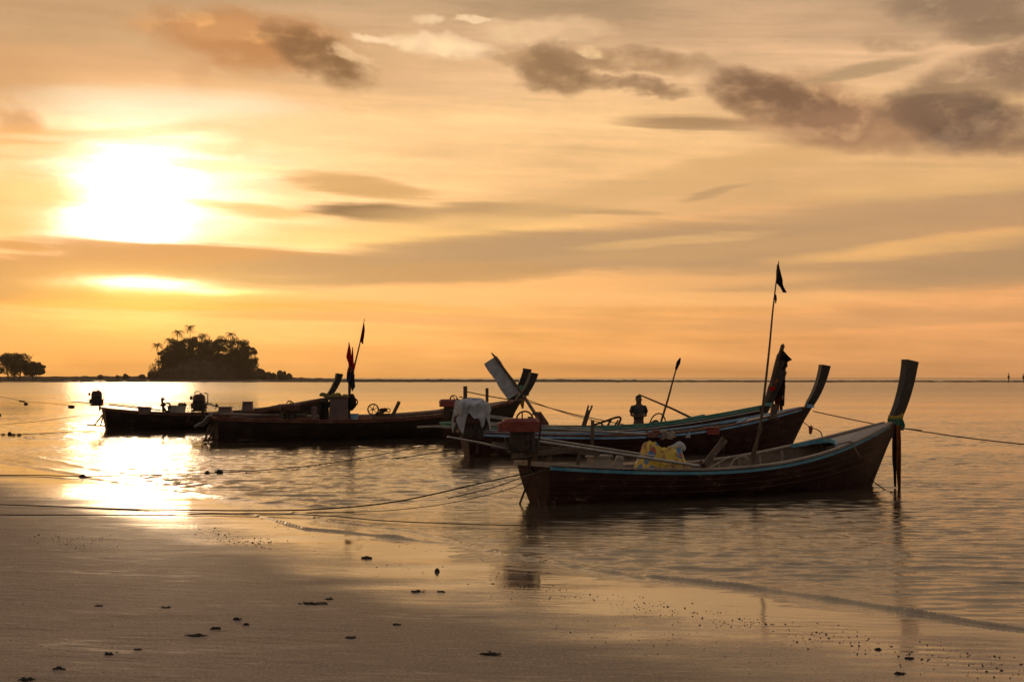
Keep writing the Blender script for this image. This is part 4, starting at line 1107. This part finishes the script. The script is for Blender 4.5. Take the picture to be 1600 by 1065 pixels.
for i, (px, py, w, h, d, lab) in enumerate([(352, 645, 22, 9, 57, 'low rounded faded crate near the stern, left of the other faded crate'), (387, 641, 17, 13, 57, 'taller faded crate between the two left-hand engines'),
      (554, 657, 10, 10, 55.7, 'pale blue grey tub at the right foot of the tall storage box'), (571, 657, 16, 4, 55.8, 'flat red tray right of the tall storage box'),
      (226, 647, 17, 11, 65.2, 'square crate amid the farthest left boat'), (276, 646, 24, 12, 65.8, 'wide crate by the crank rig of the farthest left boat')]):
    q = W(px, py, d); r0 = empty('crate', q); tag(r0, lab, 'crate'); m = (M_pur, M_pur, M_lblue, M_redp, M_pur, M_foam)[i]; k = d/F
    MB().box((0,0,h*k/2), (w*k, .34, h*k), taper=.88 if i < 2 else 1.1, bev=.03).build('crate_body', m, r0); MB().box((0,0,h*k+.006), (w*k*1.04*(.9 if i < 2 else 1.1), .38, .03)).build('rim', m, r0)
# winch
q = W(583, 648, 56); r0 = empty('net_winch', q, (0,0,.15)); tag(r0, 'iron net winch with a large spoked wheel, right of the tall storage box', 'winch')
s = MB().ring((0,0,.18), .17, .022, 'y', 22)
for i in range(6): s.bar((0,0,.18), (.16*math.cos(i*1.047+.3),0,.18+.16*math.sin(i*1.047+.3)), .02, .02, (0,1,0))
s.build('wheel', M_iron, r0)
s = MB().cyl((0,-.03,.18), (0,.4,.18), .03).box((.2,.1,.04), (.12,.3,.12), bev=.02).cyl((.30,.0,.13), (.30,.25,.13), .09).cyl((.40,0,.16),(.40,.2,.16),.07).ring((.50,.05,.15), .06, .016, 'y', 14).bar((.08,.1,.0),(.55,.1,.02),.08,.06).bar((.12,.1,0),(.2,.1,.2),.04,.04,(0,1,0))
s.build('gearbox', M_iron, r0)
s = MB().bar(W(612, 652, 56.4), W(624, 627, 56.4), .11, .1, (0,1,0)); world_thing(s, 'leaning_post', M_wood, 'thick post leaning right, right of the net winch', 'post', W(612,652,56.4))
# crank rig on the farthest left boat
s = MB().tube([W(256,646,65.5), W(253,622,65.5)], .045, 7).tube([W(253,632,65.5), W(262,646,65.5)], .04, 7).tube([W(250,633,65.5), W(258,633,65.5)], .04, 6)
s.ring(W(261,634,65.5), .12, .03, 'y', 14, 6, -1.2, 1.9).tube([W(253,621,65.5), W(256,625,65.5)], [.05,.07], 6).tube([W(255,630,65.5), W(259,633,65.5)], .06, 6)
world_thing(s, 'crank_rig', M_iron, 'spindly iron crank rig on the farthest left boat, left of the second engine', 'rig', W(256,646,65.5))
s = MB()
for px, r_ in ((281,.09),(285,.11),(289,.10)): s.tube([W(px-1.5,635,65.9), W(px,632,65.9), W(px+2,634,65.9)], [r_*.7,r_,r_*.5], 8)
world_thing(s, 'net_bundle', M_black, 'dark lumpy bundle at the right end of the wide crate on the farthest left boat', 'bundle', W(285,636,65.9), smooth=True)
# white skirt on the stern of the long dark boat
def skirt(u, v): p = W(304+28*u**.8, 667-15*u+ (3+4*math.sin(u*2))*(v-.5)*2*(.4+u*.6), 53.4+.5*v); p.z += .02*math.sin(u*12); return p
world_thing(cloth_sheet(skirt, 16, 6, .02), 'plastic_fender', M_white, 'dirty white plastic sheet hanging off the stern of the long dark boat', 'fender', W(318,660,53.4), smooth=True)
for a, b, r_, lab in ((W(352,660,54), W(498,662,55), .045, 'long pole lying along the rail of the long dark boat'), (W(360,652,55.5), W(480,648,55.8), .05, 'pole lying behind the long one on the same dark boat'),
                   (W(440,662,54.6), W(458,655,54.8), .035, 'short stick crossing the long poles under the middle engine'), (W(652,667,52), W(712,667,51.6), .035, 'light pole sticking out left of the tarpaulined stern')):
    world_thing(MB().tube([a, a.lerp(b,.5)+Vector((0,0,.02)), b], r_, 7), 'lying_pole', M_wood if r_ > .04 else M_rail, lab, 'pole', a)
# flag bundle
dF = 56.0; r0 = empty('flag_bundle', W(546, 655, dF)); tag(r0, 'bundle of flag staffs with red and navy cloths beside the tall storage box', 'flags')
part(MB().tube([W(545,655,dF), W(546,610,dF), W(546,560,dF), W(545,534,dF)], [.05,.045,.03,.012], 7), 'staff', M_wood, r0)
part(MB().tube([W(547,600,dF), W(551,545,dF)], [.03,.012], 7), 'staff', M_wood, r0)
part(rag([(545,546,536),(543,548,546),(541,549,557),(542,549,561),(544,550,566),(546,552,572)], dF-.1, .05, 1), 'red_flag', M_red, r0, True)
part(rag([(550.5,551.5,542),(549,552.5,556),(547,553,566),(545,555,573),(544,553,580)], dF-.15, .05, 3), 'red_flag', M_red, r0, True)
part(rag([(544,552,574),(542,553,583),(541,551,592),(543,548,598)], dF-.2, .05, 5), 'navy_flag', M_navy, r0, True)
part(rag([(547,554,584),(548,554,594),(549,555,604),(550,551,611)], dF-.1, .05, 7), 'navy_flag', M_navy, r0, True)
part(rag([(545,549,572),(543,551,577),(545,549,582)], dF-.3, .03, 9), 'orange_knot', M_orange, r0, True)
r0 = empty('leaning_flag', W(550,585,dF)); tag(r0, 'single dark red pennant on a thin staff leaning right out of the flag bundle', 'flag')
part(MB().tube([W(545,622,dF), W(553,575,dF), W(562,538,dF), W(569.5,498,dF)], [.03,.03,.022,.010], 7), 'staff', M_wood, r0)
part(rag([(568,569,505),(566,570,515),(564,569,527),(563,568,532),(566,568,537)], dF-.1, .04, 2), 'pennant', M_dred, r0, True)
s = MB().tube([W(549,615,dF-.2), W(550,625,dF-.2), W(550,634,dF-.2), W(548,641,dF-.2)], [.07,.15,.14,.05], 9).ring(W(553,628,dF-.25), .12, .02, 'y', 14)
s.bar(W(549,638,dF-.2), W(557,630,dF-.2), .06, .05)
world_thing(s, 'hanging_bag', M_black, 'dark bag with a hoop hanging from the foot of the flag bundle', 'bag', W(549,615,dF-.2), smooth=True)

# ------------------------------------------------------------------ person
M_skin = paint('tanned_skin', (.10,.055,.035), (.15,.085,.055), rough=.6, sc=5, bump=.1)
M_shirt = paint('faded_shirt', (.022,.024,.034), (.075,.075,.07), rough=.9, sc=2.5, wear=.4)
M_short = paint('olive_trousers', (.07,.068,.038), (.11,.10,.06), rough=.9, sc=3)
M_hair = paint('black_hair', (.008,.006,.005), (.02,.014,.012), rough=.6, sc=20)
def skin_mesh(name, nodes, edges, mat, parent, sub=2, root_i=0):
    me = bpy.data.meshes.new(name); me.from_pydata([n[0] for n in nodes], edges, []); me.update()
    o = bpy.data.objects.new(name, me); COL.objects.link(o); o.parent = parent; me.materials.append(mat)
    mo = o.modifiers.new('skin', 'SKIN'); mo.use_smooth_shade = True
    if not me.skin_vertices: me.attributes  # layer is made by the modifier below
    bm = bmesh.new(); bm.from_mesh(me); ly = bm.verts.layers.skin.verify(); bm.verts.ensure_lookup_table()
    for i, n in enumerate(nodes):
        r_ = n[1]; bm.verts[i][ly].radius = r_ if isinstance(r_, tuple) else (r_, r_); bm.verts[i][ly].use_root = (i == root_i)
    bm.to_mesh(me); bm.free()
    sb = o.modifiers.new('sub', 'SUBSURF'); sb.levels = sub; sb.render_levels = sub
    return o
pr = W(998, 689, 54.2); pz = -.30
per = empty('person', (pr.x, pr.y, pz), (0, 0, .12)); tag(per, 'person in a dark shirt and olive trousers standing in water behind the boats', 'person')
N_ = []; E_ = []
def nn(p, r_, par=None):
    N_.append((p, r_)); 
    if par is not None: E_.append((par, len(N_)-1))
    return len(N_)-1
pel = nn((0,0,.92), (.155,.11)); wa = nn((0,0,1.05), (.135,.10), pel); ch = nn((0,0,1.25), (.165,.115), wa); sh = nn((0,.01,1.38), (.13,.09), ch)
nk = nn((0,.0,1.455), .070, sh); jaw = nn((0,-.015,1.53), (.085,.090), nk); hd = nn((0,0,1.60), (.108,.120), jaw); tp = nn((0,.01,1.67), (.090,.10), hd)
for sg in (-1, 1):
    hip = nn((sg*.09,0,.84), .095, pel); kn = nn((sg*.11,.01,.48), .062, hip); cf = nn((sg*.11,.02,.33), .058, kn); an = nn((sg*.11,.02,.09), .040, cf); nn((sg*.13,-.12,.03), (.042,.03), an)
    s_ = nn((sg*.185,.0,1.365), .062, sh); el = nn((sg*.235,.02,1.11), .044, s_); fo = nn((sg*.17,-.16,1.09), .036, el); wr = nn((sg*.06,-.235,1.10+.02*sg), .027, fo)
    pm = nn((-sg*.0,-.25,1.10+.03*sg), (.034,.018), wr)
    for k in range(4):
        f1 = nn((-sg*.045,-.252-.004*k,1.128+.03*sg-.018*k), .009, pm); nn((-sg*(.075-.006*k),-.235,1.122+.03*sg-.018*k), .008, f1)
    t1 = nn((sg*.02,-.262,1.145+.03*sg), .010, pm); nn((-sg*.01,-.27,1.165+.03*sg), .009, t1)
skin_mesh('body', N_, E_, M_skin, per, 2)
skin_mesh('shirt', [((0,0,.88),(.175,.13)),((0,0,1.05),(.18,.13)),((0,0,1.24),(.20,.14)),((0,.01,1.38),(.14,.10)),((0,.01,1.425),(.075,.07)),
    ((.19,0,1.36),.078),((.255,.015,1.17),.068),((-.19,0,1.36),.078),((-.255,.015,1.17),.068)], [(0,1),(1,2),(2,3),(3,4),(3,5),(5,6),(3,7),(7,8)], M_shirt, per, 2)
skin_mesh('trousers', [((0,0,.93),(.178,.135)),((0,0,.84),(.175,.13)),((.10,0,.70),.115),((.115,.01,.45),.10),((-.10,0,.70),.115),((-.115,.01,.45),.10)], [(0,1),(1,2),(2,3),(1,4),(4,5)], M_short, per, 2)
skin_mesh('hair', [((0,.06,1.59),(.098,.07)),((0,.02,1.67),(.108,.11)),((0,-.04,1.70),(.08,.06))], [(0,1),(1,2)], M_hair, per, 2)
s = MB()
for sg in (-1, 1): s.box((sg*.03,-.108,1.625), (.018,.012,.010), bev=.003); s.box((sg*.098,.0,1.60), (.018,.03,.05), bev=.006)
s.box((0,-.118,1.59), (.022,.03,.04), taper=.5, bev=.004); s.box((0,-.104,1.55), (.042,.012,.012), bev=.003); s.build('face', M_skin, per)

# ------------------------------------------------------------------ ropes
def rope(pts, r, label, cat='rope', mat=None, z=.028, n=10):
    q = []
    for p in pts:
        if isinstance(p, Vector): q.append(p)
        else:
            v = P(p[0], p[1], z)
            h = float(sand_h(np.array([v.x]), np.array([v.y]))[0]) if v.y < 45 else -1
            if h > z-.01: v = P(p[0], p[1], h+r*.8)
            q.append(v)
    pts = spline(q, n); return world_thing(MB().tube(pts, r, 7), 'mooring_rope', mat or M_drope, label, cat, pts[0], smooth=True)
rope([W(722,684,43.2), W(660,697,40.5), (560,716), (470,729), (400,735), (345,738), (250,741), (130,744), (60,742), (-60,742)], 0.0099, 'thin mooring rope from the second boat across the sun glitter to the left edge')
rope([W(826,738,27.2), W(780,748,26.6), W(740,757,26.0), W(680,771,26), W(620,783,26), W(560,790.5,26), (500,795), (440,797), (330,797), (200,795), (90,791), (0,788), (-80,787)], 0.0105, 'thick dark mooring rope running from the nearest stern along the water edge to the left')
rope([W(832,745,27.3), W(800,762,26.8), W(740,778,26.4), W(680,789,26.2), (620,796), (560,799), (480,801)], 0.0056, 'thin slack rope just below the thick one, left of the nearest stern')
rope([(-80,803), (60,804), (150,804), (250,804), (350,802), (430,802), (520,806), (600,813), (720,818), (830,821)], 0.0068, 'lower rope lying on the wet sand, crossing from the left edge towards the nearest boat')
rope([W(866,727,27.2), W(846,735,27.0), W(815,746,26.6), W(760,764,26.2), W(700,778,26)], .008, 'thin line slanting down from the side of the nearest stern', mat=M_rope)
rope([W(1405,668,31.3), W(1450,675,29.5), W(1520,685,27.5), W(1640,698,24.5)], .010, 'bow line running from the nearest prow out to the right edge', mat=M_rope)
rope([W(1270,642,46.2), W(1330,655,46), W(1390,666,46), W(1440,672,46)], .014, 'bow line of the second boat passing behind the nearest prow', mat=M_rope)
rope([W(1255,659,46.2), W(1266,667,42), W(1283,676,33), W(1284,706,31)], .011, 'short line from the second bow down into the nearest boat', mat=M_drope)
s = MB().tube([W(1266,665,42), W(1267,669,42), W(1266,678,42)], [.05,.055,.03], 8); world_thing(s, 'line_float', M_redp, 'small red float tied on the line between the two nearest bows', 'float', W(1266,665,42))
rope([W(1359,748,31.6), W(1372,757,31), W(1385,766,30.6), (1398,769)], .010, 'short line drooping from the nearest bow into the water', mat=M_drope)
rope([P(0,663,.03), W(60,658,62), W(120,650,63), W(158,648,64.5)], .008, 'faint stern line of the farthest left boat rising to the right', mat=M_rope)
rope([(-30,679), (40,678), (80,676), (150,673)], .013, 'floating line with buoys left of the farthest left boat')
rope([W(-20,616,70), W(10,621,68), W(40,627,66), W(80,630,66), W(112,634,65)], .007, 'thin line of the stick float at the left edge', mat=M_rope)
rope([W(730,612,57.5), W(760,618,58), W(795,624,59)], .018, 'rope stretched between the stakes and the twin prows', mat=M_drope, n=6)
rope([W(820,626,58), W(870,640,53), W(920,652,51), W(1000,668,50.5)], .014, 'rope running from the twin prows down to the third boat', mat=M_drope)
rope([W(818,622,58), W(880,644,53), W(940,660,51)], .012, 'second rope just under the one from the twin prows', mat=M_drope)
rope([(612,716), (640,713), W(700,704,43), W(722,700,43.2)], .012, 'short line trailing in the water from the second stern', mat=M_drope)
rope([W(1291,700,30.0), W(1330,690,30.8), W(1338,704,30.2), W(1345,714,30)], .010, 'thin line hanging over the near rail at the nearest bow', mat=M_rope)
# floats and knots
def floaty(px, py, r_, label, z=None, d=None, sx=1.0):
    v = P(px, py, .04) if d is None else W(px, py, d); s = MB()
    for i in range(1): s.tube([v+Vector((-r_*1.1*sx,0,0)), v+Vector((-r_*.8*sx,0,0)), v, v+Vector((r_*.8*sx,0,0)), v+Vector((r_*1.1*sx,0,0))], [r_*.45, r_*.85, r_, r_*.85, r_*.45], 10)
    return world_thing(s, 'float', M_black, label, 'float', v, smooth=True)
floaty(40.5, 631, .065, 'round dark float hanging under the stick at the left', d=66)
s = MB().tube([W(30,626.2,66), W(39,627.4,66)], .03, 7); world_thing(s, 'float_stick', M_black, 'short dark stick on the line above the round float', 'stick', W(30,626,66))
floaty(111.5, 635.5, .07, 'flattened dark float just left of the hanging engine', d=65, sx=1.6)
floaty(15, 677.5, .075, 'upright dark buoy on the floating line at the left edge', sx=.7)
floaty(-1, 648, .08, 'dark buoy cut by the left edge of the picture')
for px, lab in ((5, 'leftmost small cork on the floating line'), (20.5, 'tiny cork right of the upright buoy'), (30, 'flat cork further right on the floating line')): floaty(px, 678.5, .035, lab, sx=1.8)
def knot(px, py, r_, label):
    v = P(px, py, .02); s = MB(); s.ring(v, r_, r_*.5, 'x', 10, 6).ring(v+Vector((r_,0,0)), r_*.9, r_*.5, 'x', 10, 6).tube([v-Vector((r_*1.5,0,0)), v+Vector((r_*2.2,0,0))], r_*.6, 6)
    world_thing(s, 'rope_knot', M_drope, label, 'knot', v, smooth=True)
knot(341, 737.5, .045, 'larger knot on the thin rope, right of the sun glitter'); knot(323, 738, .03, 'smaller knot left of the larger one on the thin rope'); knot(128, 743.5, .034, 'knot on the thin rope near the left edge, in the sun glitter')
# far stakes in the sea at the right
for px, h, lab in ((1576, 582, 'tiny channel marker standing on the horizon at the right'), (1599, 583, 'tiny channel marker cut by the right edge of the picture')):
    d = 700; top = W(px, h, d); s = MB().tube([Vector((top.x,d,-.5)), Vector((top.x,d,top.z*.6)), top], [.22,.22,.1], 6)
    s.box((top.x,d,top.z*.55), (.7,.6,.9)); world_thing(s, 'channel_marker', M_far, lab, 'marker', (top.x,d,0))
s = MB()

# ------------------------------------------------------------------ weed, clods and crumbs on the sand
M_weed = paint('dark_seaweed', (.010,.009,.006), (.030,.024,.014), rough=.6, sc=30, bump=.6)
M_clod = paint('dark_shell_grit', (.020,.014,.010), (.06,.042,.03), rough=.8, sc=20)
def ground(px, py):
    v = P(px, py, 0)
    for _ in range(4): h = max(float(sand_h(np.array([v.x]), np.array([v.y]))[0]), 0); v = P(px, py, h)
    return v
def weed(px, py, wpx, hpx, label, seed, solid=.5):
    r = random.Random(seed); v = ground(px, py); k = v.y/F; s = MB(); hw = wpx*k*.42
    for i in range(int(10+wpx*.7)):
        x = r.gauss(0, .42)*hw; y = r.gauss(0, .012+.20*hw); a = r.uniform(-.5,.5); l = r.uniform(.3,1)*.014+.004
        p = v+Vector((x, y, .001)); dr = Vector((math.cos(a), math.sin(a), 0))*l; hh = hpx*k*r.uniform(.08,.45)
        s.tube([p-dr, p-dr*.4+Vector((0,0,hh)), p+dr*.5+Vector((0,0,hh*.7)), p+dr], [.002, .005, .004, .0015], 5, flat=.7)
    s.tube([v+Vector((-hw*.9,0,.001)), v+Vector((0,.004,.003)), v+Vector((hw*.9,0,.001))], .003, 5)
    world_thing(s, 'seaweed_clump', M_weed, label, 'seaweed', v)
for a in [(488,943,62,5,'long thin smear of dark seaweed in the middle of the sand',1), (305,993,34,5,'broad seaweed clump at the lower left, under the forked twigs',2), (336,982,18,6,'round seaweed tuft right above the broad clump at the lower left',3),
          (93,1045,24,6,'seaweed tuft at the bottom left, above the big corner clump',4), (40,1062,30,7,'big dark seaweed clump at the bottom left corner',5), (172,1022,16,6,'twiggy tuft left of the lower middle of the sand',6),
          (215,1015,12,4,'small tuft right of the twiggy one at the lower left',7), (652,924,28,4,'thin dark smear near the clod, left of the wet sand',8), (690,924,14,3,'short smear right of the thin one near the clod',9),
          (515,936,16,5,'tuft at the right end of the long smear',10), (370,968,12,6,'small dark tuft left of the long smear',11), (384,976,8,7,'tiny upright tuft beside the small dark one',12), (548,996,20,4,'flat smear at the lower middle of the sand',13),
          (620,976,18,4,'short smear to the right of the flat lower one',14), (765,1022,44,5,'wide faint smear at the bottom centre',15), (1405,1052,22,5,'dark tuft at the bottom right',16), (1420,1028,14,4,'small tuft above the dark one at the bottom right',17),
          (1372,1014,12,4,'tiny tuft in the grit line at the right',18), (155,946,14,3,'thin smear on the left part of the sand',19), (260,949,14,3,'thin smear right of its like on the left part of the sand',20)]: weed(*a)
v = ground(683, 893); s = MB(); s.box(v+Vector((0,0,.015)), (.055,.05,.045), rotz(.4), .8, .015); world_thing(s, 'clod', M_clod, 'single dark clod standing on the wet sand at the centre', 'clod', v)
v = ground(573, 872); s = MB(); s.tube([v-Vector((.06,0,-.006)), v+Vector((0,0,.014)), v+Vector((.06,0,.006))], [.01,.016,.008], 6); world_thing(s, 'clod', M_clod, 'flat little clod left of the standing one', 'clod', v)
# crumbs nobody could count
r = random.Random(21); s = MB()
def crumb(px, py, sz):
    v = ground(px, py); k = len(s.v); a = r.uniform(0, 3); w = sz*r.uniform(.6, 1.5)
    for q in range(4): s.v.append(v+Vector((w*math.cos(a+q*1.57), sz*math.sin(a+q*1.57), -.001)))
    s.v.append(v+Vector((w*.3*r.uniform(-1,1), 0, sz*r.uniform(.5,1.1))))
    for q in range(4): s.f.append((k+q, k+(q+1)%4, k+4))
def band(pts, n, sp, smin, smax):
    for _ in range(n):
        t = r.random()*(len(pts)-1); i = int(t); w = t-i; px = pts[i][0]*(1-w)+pts[i+1][0]*w; py = pts[i][1]*(1-w)+pts[i+1][1]*w
        py += r.gauss(0, sp); px += r.gauss(0, 14)
        crumb(px, py, smin+(smax-smin)*r.random()**3)
band([(60,838),(120,848),(170,850)], 150, 6, .004, .014); band([(270,826),(330,834),(400,850),(415,847)], 190, 5, .004, .016)
band([(0,760),(60,768),(150,778)], 90, 5, .004, .014)
band([(800,912),(900,930),(1000,945),(1100,962),(1200,980),(1300,1000)], 420, 8, .003, .011)
band([(1250,990),(1340,1008),(1420,1020),(1500,1035),(1600,1050)], 330, 12, .003, .011)
band([(860,985),(940,1000),(1060,1010),(1200,1030)], 130, 14, .003, .008); band([(440,850),(600,885),(760,905),(800,925)], 120, 8, .003, .011)
band([(0,900),(300,950),(700,990),(1100,1040)], 900, 60, .0015, .006); band([(0,1000),(600,1040),(1300,1060)], 400, 30, .0015, .005); band([(1100,870),(1250,882)], 0, 4, .003, .01)
band([(400,805),(480,834),(620,846),(800,890)], 160, 2.5, .004, .010)
o = s.build('beach_crumbs', M_clod); tag(o, kind='stuff')

# ------------------------------------------------------------------ the evening air
m = bpy.data.materials.new('evening_haze'); m.use_nodes = True; t = m.node_tree; t.nodes.clear()
pv = nd(t, 'ShaderNodeVolumePrincipled', {'Color': (1.0, .80, .52, 1), 'Density': .000075, 'Anisotropy': .55})
out = nd(t, 'ShaderNodeOutputMaterial'); t.links.new(pv.outputs[0], out.inputs['Volume'])
hz = MB().box((0, 0, 24.0), (14600, 14600, 54)).build('haze', m); tag(hz, kind='stuff')
SC.cycles.volume_bounces = 1
